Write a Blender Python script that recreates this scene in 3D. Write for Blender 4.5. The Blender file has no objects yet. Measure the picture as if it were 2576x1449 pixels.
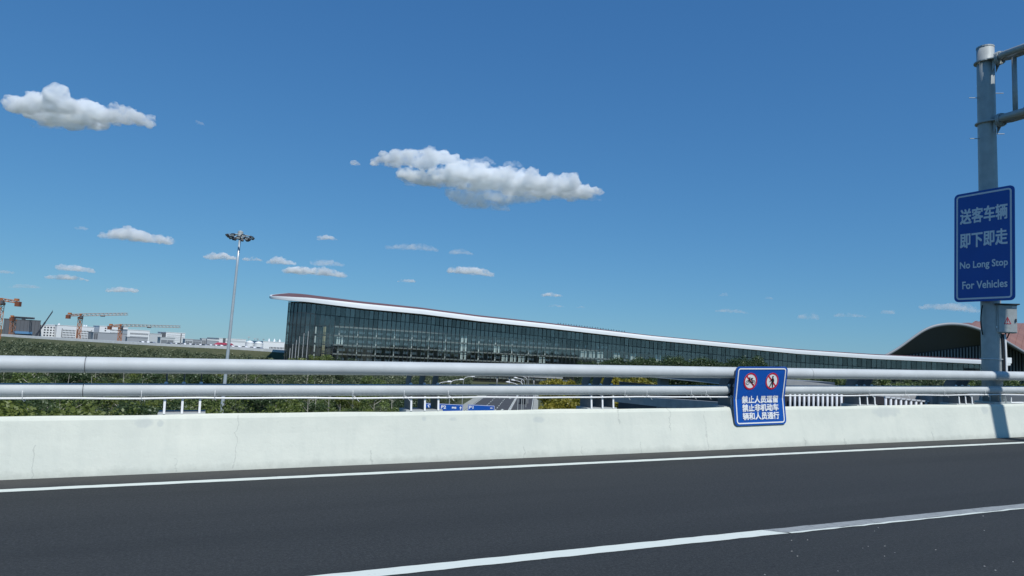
import bpy, math, random
import numpy as np
from mathutils import Matrix, Vector

random.seed(7)
rng = np.random.default_rng(7)
sc = bpy.context.scene
COL = sc.collection
rad = math.radians

# ------------------------------------------------------------------ camera
CAM_Z = 15.0                       # eye height above the ground under the flyover
FPX, W0, H0 = 1780.0, 2576.0, 1449.0
PITCH, ROLL = math.atan(169 * math.cos(rad(3)) / FPX), rad(3)
cF = np.array([0, math.cos(PITCH), math.sin(PITCH)])
cR0 = np.array([1.0, 0, 0])
cU0 = np.array([0, -math.sin(PITCH), math.cos(PITCH)])
cR = math.cos(ROLL) * cR0 + math.sin(ROLL) * cU0
cU = math.cos(ROLL) * cU0 - math.sin(ROLL) * cR0
CAM = np.array([0, 0, CAM_Z])
cam_d = bpy.data.cameras.new('camera')
cam = bpy.data.objects.new('camera', cam_d)
COL.objects.link(cam)
cam.matrix_world = Matrix(((cR[0], cU[0], -cF[0], 0), (cR[1], cU[1], -cF[1], 0), (cR[2], cU[2], -cF[2], CAM_Z), (0, 0, 0, 1)))
cam_d.sensor_width = 36
cam_d.lens = 36 * FPX / W0
cam_d.clip_start = 0.1
cam_d.clip_end = 30000
sc.camera = cam

# ------------------------------------------------------------------ light
SUN_AZ, SUN_EL = rad(154.4), rad(50)          # clockwise from +Y (the view direction)
world = bpy.data.worlds.new('World')
sc.world = world
world.use_nodes = True
nt = world.node_tree
sky = nt.nodes.new('ShaderNodeTexSky')
sky.sky_type = 'NISHITA'
sky.sun_disc = False
sky.sun_elevation = SUN_EL
sky.sun_rotation = SUN_AZ
sky.altitude = 0
sky.air_density = 1.0
sky.dust_density = 0.0
sky.ozone_density = 1.0
# the phone's colour response: one gain and gamma per channel over the whole sky
sep = nt.nodes.new('ShaderNodeSeparateColor'); cmb = nt.nodes.new('ShaderNodeCombineColor')
nt.links.new(sky.outputs[0], sep.inputs[0])
for ch, (gam, mul) in enumerate(((0.78, 0.406), (0.647, 1.06), (0.504, 2.19))):
    pw = nt.nodes.new('ShaderNodeMath'); pw.operation = 'POWER'; pw.inputs[1].default_value = gam
    ml = nt.nodes.new('ShaderNodeMath'); ml.operation = 'MULTIPLY'; ml.inputs[1].default_value = mul
    nt.links.new(sep.outputs[ch], pw.inputs[0]); nt.links.new(pw.outputs[0], ml.inputs[0]); nt.links.new(ml.outputs[0], cmb.inputs[ch])
nt.links.new(cmb.outputs[0], nt.nodes['Background'].inputs[0])
nt.nodes['Background'].inputs[1].default_value = 0.10
sun_d = bpy.data.lights.new('sun', 'SUN')
sun_d.energy = 4.0
sun_d.angle = rad(0.53)
sun_d.color = (1.0, 0.98, 0.95)
sun = bpy.data.objects.new('sun', sun_d)
COL.objects.link(sun)
sdir = Vector((math.sin(SUN_AZ) * math.cos(SUN_EL), math.cos(SUN_AZ) * math.cos(SUN_EL), math.sin(SUN_EL)))
sun.rotation_euler = sdir.to_track_quat('Z', 'Y').to_euler()
sun.location = (0, 0, 200)

sc.view_settings.view_transform = 'Standard'
sc.view_settings.look = 'None'
sc.view_settings.exposure = 0.0
sc.view_settings.gamma = 1.0
sc.view_settings.use_curve_mapping = False
sc.render.engine = 'CYCLES'
sc.cycles.use_denoising = True
sc.cycles.max_bounces = 26
sc.cycles.diffuse_bounces = 3
sc.cycles.glossy_bounces = 3
sc.cycles.transparent_max_bounces = 12
sc.cycles.volume_bounces = 24
sc.cycles.volume_step_rate = 0.12
sc.cycles.volume_max_steps = 256
sc.cycles.caustics_reflective = False
sc.cycles.caustics_refractive = False

# ------------------------------------------------------------------ placing helpers
def ray(x, y):
    return cF * FPX + cR * (x - W0 / 2) - cU * (y - H0 / 2)
def hor(x):
    return 893.5 + 0.0524 * (x - 1288)
def at_y(x, y, Y):                # the point seen at (x, y) that stands Y metres ahead
    d = ray(x, y)
    return CAM + d * (Y / d[1])
def at_z(x, y, z):
    d = ray(x, y)
    return CAM + d * ((z - CAM_Z) / d[2])
def ground_xy(x, Y):
    p = at_y(x, hor(x), Y)
    return np.array([p[0], p[1], 0.0])
# the flyover's own frame: s along the road, t across it (outwards), h above the asphalt
vD = ray(5400, 980); vD = vD / np.linalg.norm(vD)
vN = np.cross([0, 0, 1], vD); vN = vN / np.linalg.norm(vN)
vU = np.cross(vD, vN)
HC = 1.5
def B(s, t, h):
    return CAM + vD * s + vN * t + vU * (h - HC)
BROT = Matrix(((vD[0], vN[0], vU[0], 0), (vD[1], vN[1], vU[1], 0), (vD[2], vN[2], vU[2], 0), (0, 0, 0, 1)))
def BM(s, t, h):
    p = B(s, t, h)
    m = BROT.copy()
    m.translation = Vector(p)
    return m
def on_wall(x, y, t):
    d = ray(x, y)
    P = d * (t / (d @ vN))
    return P @ vD, P @ vU + HC

# ------------------------------------------------------------------ mesh builder
class MB:
    def __init__(self):
        self.v, self.f = [], []
    def add(self, vs, fs):
        o = len(self.v)
        self.v += [tuple(map(float, p)) for p in vs]
        self.f += [tuple(i + o for i in f) for f in fs]
        return self
    def box(self, c, size, axes=None):
        c = np.array(c, float)
        ax = np.eye(3) if axes is None else np.array(axes, float)
        hx, hy, hz = [s / 2 for s in size]
        vs = [c + ax[0] * hx * a + ax[1] * hy * b + ax[2] * hz * d for d in (-1, 1) for b in (-1, 1) for a in (-1, 1)]
        return self.add(vs, [(0, 2, 3, 1), (4, 5, 7, 6), (0, 1, 5, 4), (2, 6, 7, 3), (0, 4, 6, 2), (1, 3, 7, 5)])
    def tube(self, pts, r, seg=10, caps=True):
        pts = [np.array(p, float) for p in pts]
        rs = r if hasattr(r, '__len__') else [r] * len(pts)
        rings = []
        prev = None
        for i, p in enumerate(pts):
            d = pts[min(i + 1, len(pts) - 1)] - pts[max(i - 1, 0)]
            d = d / (np.linalg.norm(d) + 1e-12)
            if prev is None:
                a = np.cross(d, [0, 0, 1] if abs(d[2]) < 0.9 else [1, 0, 0])
            else:
                a = prev - d * (prev @ d)
            a = a / (np.linalg.norm(a) + 1e-12)
            prev = a
            b = np.cross(d, a)
            rings.append([p + rs[i] * (math.cos(2 * math.pi * k / seg) * a + math.sin(2 * math.pi * k / seg) * b) for k in range(seg)])
        vs = [q for ring in rings for q in ring]
        fs = []
        for i in range(len(rings) - 1):
            for k in range(seg):
                k2 = (k + 1) % seg
                fs.append((i * seg + k, i * seg + k2, (i + 1) * seg + k2, (i + 1) * seg + k))
        if caps:
            fs.append(tuple(range(seg))[::-1])
            fs.append(tuple((len(rings) - 1) * seg + k for k in range(seg)))
        return self.add(vs, fs)
    def prism(self, poly, a, b):            # poly: 3-D loop, moved by vectors a and b
        a, b = np.array(a, float), np.array(b, float)
        n = len(poly)
        vs = [np.array(p, float) + a for p in poly] + [np.array(p, float) + b for p in poly]
        fs = [tuple(range(n))[::-1], tuple(range(n, 2 * n))]
        fs += [(i, (i + 1) % n, n + (i + 1) % n, n + i) for i in range(n)]
        return self.add(vs, fs)
    def grid(self, rows, closed=False):     # rows of equal-length point lists
        n = len(rows[0])
        vs = [p for r in rows for p in r]
        fs = []
        m = n if closed else n - 1
        for i in range(len(rows) - 1):
            for k in range(m):
                k2 = (k + 1) % n
                fs.append((i * n + k, i * n + k2, (i + 1) * n + k2, (i + 1) * n + k))
        return self.add(vs, fs)
    def mesh(self, name, mat, smooth=False):
        me = bpy.data.meshes.new(name)
        me.from_pydata(self.v, [], self.f)
        if mat:
            me.materials.append(mat)
        if smooth:
            for p in me.polygons:
                p.use_smooth = True
        me.update()
        return me
    def build(self, name, mat, parent=None, smooth=False, loc=None, sharp=None):
        me = self.mesh(name, mat, smooth)
        if sharp: me.set_sharp_from_angle(angle=rad(sharp))
        o = bpy.data.objects.new(name, me)
        COL.objects.link(o)
        if parent is not None:
            o.parent = parent
        if loc is not None:
            o.location = loc
        return o

ORD = 'first second third fourth fifth sixth seventh eighth ninth tenth eleventh twelfth thirteenth fourteenth fifteenth sixteenth seventeenth eighteenth nineteenth twentieth'.split()
ORD += ['twenty-' + w for w in ORD[:9]] + ['thirtieth'] + ['thirty-' + w for w in ORD[:9]] + ['fortieth'] + ['forty-' + w for w in ORD[:9]]
def tag(o, label=None, cat=None, group=None, kind=None):
    if label: o['label'] = label
    if cat: o['category'] = cat
    if group: o['group'] = group
    if kind: o['kind'] = kind
    return o
def thing(name, label, cat, loc=(0, 0, 0), rz=0.0, group=None, matrix=None):
    o = bpy.data.objects.new(name, None)
    o.empty_display_size = 0.1
    COL.objects.link(o)
    if matrix is not None:
        o.matrix_world = matrix
    else:
        o.location = tuple(map(float, loc))
        o.rotation_euler = (0, 0, rz)
    return tag(o, label, cat, group)
def inst(name, me, parent=None, loc=(0, 0, 0), rot=(0, 0, 0), scale=(1, 1, 1)):
    o = bpy.data.objects.new(name, me)
    COL.objects.link(o)
    o.parent = parent
    o.location = tuple(map(float, loc)); o.rotation_euler = rot; o.scale = scale
    return o
def copy_tree(o, parent=None):
    c = o.copy()
    COL.objects.link(c)
    c.parent = parent
    for ch in [k for k in bpy.data.objects if k.parent == o]:
        copy_tree(ch, c)
    return c

# ------------------------------------------------------------------ materials
MATS = {}
def mat(name, col, rough=0.6, metal=0.0, var=0.0, scale=3.0, bump=0.0, bscale=40.0, spec=0.5, coord='Object', detail=6):
    if name in MATS:
        return MATS[name]
    m = bpy.data.materials.new(name)
    m.use_nodes = True
    t = m.node_tree
    b = t.nodes['Principled BSDF']
    b.inputs['Base Color'].default_value = (*col, 1)
    b.inputs['Roughness'].default_value = rough
    b.inputs['Metallic'].default_value = metal
    b.inputs['Specular IOR Level'].default_value = spec
    if var or bump:
        tc = t.nodes.new('ShaderNodeTexCoord')
    if var:
        n = t.nodes.new('ShaderNodeTexNoise')
        n.inputs['Scale'].default_value = scale
        n.inputs['Detail'].default_value = detail
        n.inputs['Roughness'].default_value = 0.65
        t.links.new(tc.outputs[coord], n.inputs['Vector'])
        r = t.nodes.new('ShaderNodeValToRGB')
        r.color_ramp.elements[0].position = 0.3
        r.color_ramp.elements[1].position = 0.7
        r.color_ramp.elements[0].color = (*[c * (1 - var) for c in col], 1)
        r.color_ramp.elements[1].color = (*[min(1, c * (1 + var)) for c in col], 1)
        t.links.new(n.outputs['Fac'], r.inputs['Fac'])
        t.links.new(r.outputs['Color'], b.inputs['Base Color'])
    if bump:
        n2 = t.nodes.new('ShaderNodeTexNoise')
        n2.inputs['Scale'].default_value = bscale
        n2.inputs['Detail'].default_value = 4
        t.links.new(tc.outputs[coord], n2.inputs['Vector'])
        bp = t.nodes.new('ShaderNodeBump')
        bp.inputs['Strength'].default_value = bump
        bp.inputs['Distance'].default_value = 0.02
        t.links.new(n2.outputs['Fac'], bp.inputs['Height'])
        t.links.new(bp.outputs['Normal'], b.inputs['Normal'])
    MATS[name] = m
    return m

class NG:                                     # small helper for hand-made node trees
    def __init__(self, m):
        self.t = m.node_tree
    def n(self, typ, **kw):
        nd = self.t.nodes.new(typ)
        for k, v in kw.items():
            setattr(nd, k, v)
        return nd
    def link(self, a, b):
        self.t.links.new(a, b)
    def math(self, op, a, b=None, clamp=False):
        nd = self.n('ShaderNodeMath', operation=op, use_clamp=clamp)
        for i, q in enumerate((a, b)):
            if q is None: continue
            if isinstance(q, (int, float)): nd.inputs[i].default_value = q
            else: self.link(q, nd.inputs[i])
        return nd.outputs[0]
    def mix(self, fac, a, b):
        nd = self.n('ShaderNodeMix', data_type='RGBA')
        for i, q in ((0, fac), (6, a), (7, b)):
            if isinstance(q, (int, float)): nd.inputs[i].default_value = q
            elif isinstance(q, tuple): nd.inputs[i].default_value = (*q, 1)
            else: self.link(q, nd.inputs[i])
        return nd.outputs[2]
    def noise(self, vec, scale, detail=5, rough=0.6):
        nd = self.n('ShaderNodeTexNoise')
        nd.inputs['Scale'].default_value = scale
        nd.inputs['Detail'].default_value = detail
        nd.inputs['Roughness'].default_value = rough
        self.link(vec, nd.inputs['Vector'])
        return nd.outputs['Fac']
    def ramp(self, fac, p0, p1):
        nd = self.n('ShaderNodeMapRange', clamp=True)
        self.link(fac, nd.inputs[0])
        nd.inputs[1].default_value = p0
        nd.inputs[2].default_value = p1
        return nd.outputs[0]

def asphalt_material():
    m = bpy.data.materials.new('asphalt'); m.use_nodes = True
    g = NG(m); b = g.t.nodes['Principled BSDF']
    tc = g.n('ShaderNodeTexCoord').outputs['Object']
    fine = g.noise(tc, 130, 3, 0.7)
    big = g.noise(tc, 0.35, 4, 0.5)
    mp = g.n('ShaderNodeMapping'); g.link(tc, mp.inputs[0]); mp.inputs['Scale'].default_value = (0.08, 1.6, 1)
    lane = g.noise(mp.outputs[0], 1.0, 3, 0.5)
    mid = g.noise(tc, 46, 2, 0.8)
    agg = g.noise(tc, 19, 3, 0.8)
    c = g.mix(g.ramp(fine, 0.3, 0.72), (0.018, 0.021, 0.0225), (0.040, 0.0455, 0.047))
    c = g.mix(g.math('MULTIPLY', g.ramp(mid, 0.50, 0.58), 0.75), c, (0.054, 0.060, 0.061))
    c = g.mix(g.math('MULTIPLY', g.ramp(agg, 0.50, 0.64), 0.40), c, (0.013, 0.0155, 0.017))
    c = g.mix(g.math('MULTIPLY', g.ramp(big, 0.40, 0.70), 0.30), c, (0.040, 0.044, 0.044))
    c = g.mix(g.math('MULTIPLY', g.ramp(lane, 0.45, 0.70), 0.38), c, (0.018, 0.0215, 0.023))
    sxyz = g.n('ShaderNodeSeparateXYZ'); g.link(tc, sxyz.inputs[0])
    # pale dust that the wind leaves on the hard shoulder
    edge = g.ramp(g.math('ADD', sxyz.outputs[1], g.math('MULTIPLY', g.noise(tc, 2.2, 5, 0.7), 0.7)), 8.55, 9.0)
    c = g.mix(g.math('MULTIPLY', edge, 0.38), c, (0.105, 0.100, 0.090))
    vo = g.n('ShaderNodeTexVoronoi'); vo.inputs['Scale'].default_value = 95
    g.link(tc, vo.inputs['Vector'])
    sp = g.math('LESS_THAN', vo.outputs['Distance'], 0.13)
    rare = g.math('GREATER_THAN', g.noise(tc, 37, 2), 0.62)
    c = g.mix(g.math('MULTIPLY', g.math('MULTIPLY', sp, rare), 0.35), c, (0.22, 0.23, 0.22))
    g.link(c, b.inputs['Base Color'])
    b.inputs['Roughness'].default_value = 0.85
    b.inputs['Specular IOR Level'].default_value = 0.3
    bp = g.n('ShaderNodeBump'); bp.inputs['Strength'].default_value = 0.5; bp.inputs['Distance'].default_value = 0.006
    g.link(fine, bp.inputs['Height']); g.link(bp.outputs[0], b.inputs['Normal'])
    return m

def parapet_material(cracks, patches):
    m = bpy.data.materials.new('painted_concrete'); m.use_nodes = True
    g = NG(m); b = g.t.nodes['Principled BSDF']
    tc = g.n('ShaderNodeTexCoord').outputs['Object']
    sx = g.n('ShaderNodeSeparateXYZ'); g.link(tc, sx.inputs[0])
    s, h = sx.outputs[0], sx.outputs[2]
    mp = g.n('ShaderNodeMapping'); g.link(tc, mp.inputs[0]); mp.inputs['Scale'].default_value = (5.0, 1, 0.8)
    streak = g.noise(mp.outputs[0], 1.1, 6, 0.65)
    cloud = g.noise(tc, 1.3, 6, 0.6)
    grit = g.noise(tc, 22, 4, 0.7)
    c = g.mix(g.ramp(cloud, 0.35, 0.7), (0.580, 0.612, 0.540), (0.66, 0.683, 0.595))
    c = g.mix(g.math('MULTIPLY', g.ramp(streak, 0.52, 0.78), 0.22), c, (0.39, 0.44, 0.40))
    c = g.mix(g.math('MULTIPLY', g.ramp(grit, 0.60, 0.74), 0.22), c, (0.40, 0.44, 0.39))
    # grime splashed up from the carriageway, broken up by noise
    wob = g.math('MULTIPLY', g.noise(tc, 6, 6, 0.75), 0.20)
    low = g.math('SUBTRACT', 1.0, g.ramp(g.math('SUBTRACT', h, g.math('SUBTRACT', wob, 0.07)), -0.02, 0.06))
    c = g.mix(g.math('MULTIPLY', low, 0.4), c, (0.30, 0.32, 0.28))
    for (sc_, h0, h1, wdt, k) in cracks:
        wig = g.math('MULTIPLY', g.math('SUBTRACT', g.noise(tc, 5 + k, 3), 0.5), 0.16)
        d = g.math('ABSOLUTE', g.math('ADD', g.math('SUBTRACT', s, sc_), wig))
        on = g.math('MULTIPLY', g.math('LESS_THAN', d, wdt), g.math('MULTIPLY', g.math('GREATER_THAN', h, h0), g.math('LESS_THAN', h, h1)))
        c = g.mix(g.math('MULTIPLY', on, 0.30), c, (0.24, 0.26, 0.23))
    for (sc_, hc_, rs, rh) in patches:
        a = g.math('POWER', g.math('DIVIDE', g.math('SUBTRACT', s, sc_), rs), 2)
        q = g.math('POWER', g.math('DIVIDE', g.math('SUBTRACT', h, hc_), rh), 2)
        e = g.math('ADD', g.math('ADD', a, q), g.math('MULTIPLY', g.math('SUBTRACT', g.noise(tc, 9, 4), 0.5), 2.2))
        c = g.mix(g.math('MULTIPLY', g.math('SUBTRACT', 1.0, g.ramp(e, 0.4, 1.2)), 0.32), c, (0.36, 0.41, 0.42))
    g.link(c, b.inputs['Base Color'])
    b.inputs['Roughness'].default_value = 0.7
    bp = g.n('ShaderNodeBump'); bp.inputs['Strength'].default_value = 0.25; bp.inputs['Distance'].default_value = 0.02
    g.link(g.noise(tc, 7, 6, 0.65), bp.inputs['Height']); g.link(bp.outputs[0], b.inputs['Normal'])
    return m

def paint_line_material(name, base, worn, amount):
    m = bpy.data.materials.new(name); m.use_nodes = True
    g = NG(m); b = g.t.nodes['Principled BSDF']
    tc = g.n('ShaderNodeTexCoord').outputs['Object']
    n1 = g.noise(tc, 14, 6, 0.75)
    n2 = g.noise(tc, 110, 3, 0.7)
    c = g.mix(g.ramp(n1, amount, amount + 0.25), base, worn)
    c = g.mix(g.math('MULTIPLY', g.ramp(n2, 0.6, 0.75), 0.5), c, worn)
    g.link(c, b.inputs['Base Color'])
    b.inputs['Roughness'].default_value = 0.7
    return m

def leaf_material(name, c0, c1, trans=0.42, per_leaf=0.35, patch=0.4, pscale=0.14):
    m = bpy.data.materials.new(name); m.use_nodes = True
    g = NG(m); t = g.t
    t.nodes.remove(t.nodes['Principled BSDF'])
    geo = g.n('ShaderNodeNewGeometry')
    oi = g.n('ShaderNodeObjectInfo')
    per = geo.outputs['Random Per Island']
    big = g.noise(geo.outputs['Position'], pscale, 4)
    f = g.math('ADD', g.math('MULTIPLY', per, per_leaf), g.math('ADD', g.math('MULTIPLY', oi.outputs['Random'], 0.35), g.math('MULTIPLY', g.ramp(big, 0.36, 0.64), patch)), clamp=True)
    c = g.mix(f, c0, c1)
    d = g.n('ShaderNodeBsdfDiffuse'); g.link(c, d.inputs[0])
    tr = g.n('ShaderNodeBsdfTranslucent'); g.link(c, tr.inputs[0])
    gl = g.n('ShaderNodeBsdfGlossy'); gl.inputs['Roughness'].default_value = 0.45; gl.inputs['Color'].default_value = (0.6, 0.65, 0.6, 1)
    mx = g.n('ShaderNodeMixShader'); mx.inputs[0].default_value = trans
    g.link(d.outputs[0], mx.inputs[1]); g.link(tr.outputs[0], mx.inputs[2])
    m2 = g.n('ShaderNodeMixShader'); m2.inputs[0].default_value = 0.05
    g.link(mx.outputs[0], m2.inputs[1]); g.link(gl.outputs[0], m2.inputs[2])
    g.link(m2.outputs[0], t.nodes['Material Output'].inputs[0])
    return m

def glass_material(name, tint, refl, gcol=(0.75, 0.85, 0.9)):
    m = bpy.data.materials.new(name); m.use_nodes = True
    g = NG(m); t = g.t
    t.nodes.remove(t.nodes['Principled BSDF'])
    tr = g.n('ShaderNodeBsdfTransparent'); tr.inputs[0].default_value = (*tint, 1)
    gl = g.n('ShaderNodeBsdfGlossy'); gl.inputs['Roughness'].default_value = 0.03; gl.inputs['Color'].default_value = (*gcol, 1)
    mx = g.n('ShaderNodeMixShader'); mx.inputs[0].default_value = refl
    oi = g.n('ShaderNodeObjectInfo')
    f = g.math('MULTIPLY', g.math('ADD', g.math('MULTIPLY', oi.outputs['Random'], 0.6), 0.7), refl)
    g.link(f, mx.inputs[0])
    g.link(tr.outputs[0], mx.inputs[1]); g.link(gl.outputs[0], mx.inputs[2])
    g.link(mx.outputs[0], t.nodes['Material Output'].inputs[0])
    return m

M_steel = mat('grey_painted_steel', (0.475, 0.51, 0.515), 0.6, 0.0, var=0.09, scale=2.5)
M_post = mat('post_steel', (0.13, 0.135, 0.145), 0.5, 0.0, var=0.08, scale=5)
M_postedge = mat('edge_light_white', (0.80, 0.81, 0.81), 0.5)  # sunlight on post edges put into white; plain white on other parts
M_galv = mat('galvanised_steel', (0.41, 0.44, 0.43), 0.45, 0.15, var=0.12, scale=6)
M_mast = mat('mast_steel', (0.46, 0.52, 0.55), 0.3, 0.3, var=0.08, scale=2)
M_white = mat('white_plastic', (0.80, 0.81, 0.80), 0.45)
M_black = mat('black_rubber', (0.012, 0.012, 0.013), 0.5)
M_conc = mat('concrete', (0.34, 0.35, 0.35), 0.8, var=0.15, scale=1.2, bump=0.2, bscale=8)
M_conc_d = mat('concrete_grey', (0.20, 0.215, 0.225), 0.8, var=0.15, scale=0.8, bump=0.2, bscale=6)
M_blue = mat('sign_blue', (0.004, 0.082, 0.39), 0.4, var=0.05, scale=3)
M_signwhite = mat('sign_white', (0.78, 0.80, 0.80), 0.45)
M_red = mat('sign_red', (0.55, 0.012, 0.035), 0.4)
M_ink = mat('sign_black', (0.01, 0.01, 0.012), 0.45)
M_back = mat('sign_back', (0.10, 0.12, 0.22), 0.5)
M_box = mat('cabinet_steel', (0.42, 0.45, 0.44), 0.45, 0.2, var=0.14, scale=7)
M_crane = mat('crane_orange', (0.42, 0.16, 0.06), 0.55, var=0.15, scale=0.5)
M_crane_p = mat('crane_pale', (0.42, 0.30, 0.24), 0.55, var=0.1, scale=0.5)
M_dark = mat('dark_steel', (0.03, 0.033, 0.04), 0.45)
M_asph = asphalt_material()
M_line = paint_line_material('road_paint', (0.67, 0.72, 0.65), (0.40, 0.43, 0.40), 0.58)
M_line_old = paint_line_material('worn_road_paint', (0.30, 0.32, 0.315), (0.17, 0.185, 0.185), 0.47)

# ------------------------------------------------------------------ 2-D drawing on boards
class Flat:
    """Shapes drawn on a board; u right, v up, w out of the board. fmap turns (u, v, w) into local 3-D."""
    def __init__(self, fmap):
        self.fmap = fmap
        self.mb = MB()
    def poly(self, pts, w):
        self.mb.add([self.fmap(u, v, w) for u, v in pts], [tuple(range(len(pts)))])
        return self
    def disc(self, cu, cv, r, w, n=28):
        return self.poly([(cu + r * math.cos(2 * math.pi * k / n), cv + r * math.sin(2 * math.pi * k / n)) for k in range(n)], w)
    def ring(self, cu, cv, r0, r1, w, n=28):
        for k in range(n):
            a, b = 2 * math.pi * k / n, 2 * math.pi * (k + 1) / n
            self.poly([(cu + r0 * math.cos(a), cv + r0 * math.sin(a)), (cu + r1 * math.cos(a), cv + r1 * math.sin(a)),
                       (cu + r1 * math.cos(b), cv + r1 * math.sin(b)), (cu + r0 * math.cos(b), cv + r0 * math.sin(b))], w)
        return self
    def stroke(self, pts, width, w):
        for i in range(len(pts) - 1):
            (x0, y0), (x1, y1) = pts[i], pts[i + 1]
            L = math.hypot(x1 - x0, y1 - y0) + 1e-9
            nx, ny = -(y1 - y0) / L * width / 2, (x1 - x0) / L * width / 2
            ex, ey = (x1 - x0) / L * width * 0.3, (y1 - y0) / L * width * 0.3
            self.poly([(x0 - ex + nx, y0 - ey + ny), (x0 - ex - nx, y0 - ey - ny), (x1 + ex - nx, y1 + ey - ny), (x1 + ex + nx, y1 + ey + ny)], w + 0.00006 * i)
        return self
    def text(self, s, cu, cv, width, height, w, bold=0.0):
        vs, fs = text_shape(s)
        vs = np.array(vs)
        lo, hi = vs.min(0), vs.max(0)
        k = [(0, 0)] if not bold else [(-1, -1), (1, -1), (-1, 1), (1, 1), (0, 0)]
        sx, sy = width / (hi[0] - lo[0]), height / (hi[1] - lo[1])
        for j, (a, b) in enumerate(k):
            pts = [((p[0] - (lo[0] + hi[0]) / 2) * sx + cu + a * bold, (p[1] - (lo[1] + hi[1]) / 2) * sy + cv + b * bold) for p in vs]
            self.mb.add([self.fmap(u, v, w + 0.0004 * j) for u, v in pts], fs)
        return self
    def build(self, name, m, parent):
        return self.mb.build(name, m, parent)

_TXT = {}
def text_shape(s):
    if s in _TXT:
        return _TXT[s]
    c = bpy.data.curves.new('lettering_source', 'FONT')
    c.body = s
    c.size = 1
    c.resolution_u = 3
    o = bpy.data.objects.new('lettering_source', c)
    COL.objects.link(o)
    dg = bpy.context.evaluated_depsgraph_get()
    ev = o.evaluated_get(dg)
    me = ev.to_mesh()
    vs = [(v.co.x, v.co.y) for v in me.vertices]
    fs = [tuple(p.vertices) for p in me.polygons]
    ev.to_mesh_clear()
    bpy.data.objects.remove(o)
    bpy.data.curves.remove(c)
    _TXT[s] = (vs, fs)
    return _TXT[s]

def rrect(w, h, r, n=6, cu=0, cv=0):
    pts = []
    for (sx, sy, a0) in ((1, 1, 0), (-1, 1, 90), (-1, -1, 180), (1, -1, 270)):
        for k in range(n + 1):
            a = rad(a0 + 90 * k / n)
            pts.append((cu + sx * (w / 2 - r) + r * math.cos(a), cv + sy * (h / 2 - r) + r * math.sin(a)))
    return pts
def rframe(fl, w, h, r, wd, z, n=6, split=None):
    a, b = rrect(w, h, r, n), rrect(w - 2 * wd, h - 2 * wd, max(r - wd, 0.01), n)
    if split is not None:                      # extra points where a board is folded
        def ins(p):
            q = []
            for i in range(len(p)):
                x0, x1 = p[i], p[(i + 1) % len(p)]
                q.append(x0)
                if abs(x0[1] - x1[1]) > h * 0.4:
                    q.append((x0[0] + (x1[0] - x0[0]) * (x0[1] - split) / (x0[1] - x1[1]), split))
            return q
        a, b = ins(a), ins(b)
    m = len(a)
    for k in range(m):
        k2 = (k + 1) % m
        fl.poly([a[k], a[k2], b[k2], b[k]], z)

# ================================================================== SETTING
# ground
gm = bpy.data.materials.new('ground_cover'); gm.use_nodes = True
g = NG(gm)
gp = g.n('ShaderNodeNewGeometry').outputs['Position']
gc = g.mix(g.ramp(g.noise(gp, 0.05, 6, 0.7), 0.35, 0.65), (0.050, 0.062, 0.022), (0.105, 0.105, 0.050))
gc = g.mix(g.ramp(g.noise(gp, 1.2, 5, 0.7), 0.4, 0.7), gc, (0.040, 0.055, 0.018))
g.link(gc, g.t.nodes['Principled BSDF'].inputs['Base Color'])
g.t.nodes['Principled BSDF'].inputs['Roughness'].default_value = 0.95
gr = MB()
R_ = 14000
gr.add([(-R_, -R_, 0), (R_, -R_, 0), (R_, R_, 0), (-R_, R_, 0)], [(0, 1, 2, 3)])
tag(gr.build('ground', gm), 'flat green and brown ground below the flyover', kind='structure')

# flyover deck with the carriageway on it
deck = MB()
S0, S1 = -45.0, 95.0
deck.prism([(0, -6.0, 0), (0, 8.96, 0), (0, 9.5, -0.3), (0, 9.5, -1.1), (0, 6.5, -1.6), (0, -6.0, -1.6)], (S0, 0, 0), (S1, 0, 0))
o = deck.build('road', M_asph); o.matrix_world = BM(0, 0, 0)
tag(o, 'dark grey asphalt carriageway of the raised road', kind='structure')

def strip(name, s0, s1, t0, t1, h, m, label, rag=0.006, step=0.12, skew=0.0, skew_end=0.0):
    mb = MB()
    n = max(2, int((s1 - s0) / step))
    rows = []
    for i in range(n + 1):
        s = s0 + (s1 - s0) * i / n
        a = t0 + random.uniform(-rag, rag); b = t1 + random.uniform(-rag, rag)
        rows.append([(s + (skew if i == 0 else skew * 0.4 if i == 1 else 0) + (skew_end if i == n else 0), a, h), (s, b, h)])
    mb.grid(rows)
    o = mb.build(name, m); o.matrix_world = BM(0, 0, 0)
    return tag(o, label, kind='structure')
strip('edge_line', S0, S1, 8.20, 8.34, 0.004, M_line, 'thin white edge line beside the concrete parapet')
strip('lane_line', S0, 4.45, 4.64, 4.79, 0.004, M_line, 'fresh white lane line in the foreground', skew_end=0.16)
strip('lane_line', 4.45, S1, 4.66, 4.79, 0.004, M_line_old, 'worn grey stretch of the lane line', skew=0.16)
strip('lane_line', 4.62, 30, 4.625, 4.655, 0.005, M_line, 'thin bright rim along the worn lane line', rag=0.009)

# loose grit on the asphalt, lower right
gt = MB()
for k in range(30):
    s = random.uniform(3.2, 7.5); t = random.uniform(3.2, 4.55)
    z = random.uniform(0.002, 0.005)
    gt.box((s, t, z / 2), (random.uniform(0.004, 0.016), random.uniform(0.004, 0.009), z))
o = gt.build('grit', mat('grit', (0.34, 0.34, 0.32), 0.8)); o.matrix_world = BM(0, 0, 0)
tag(o, 'scattered pale grit on the asphalt near the lane line', 'grit', kind='stuff')

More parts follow.
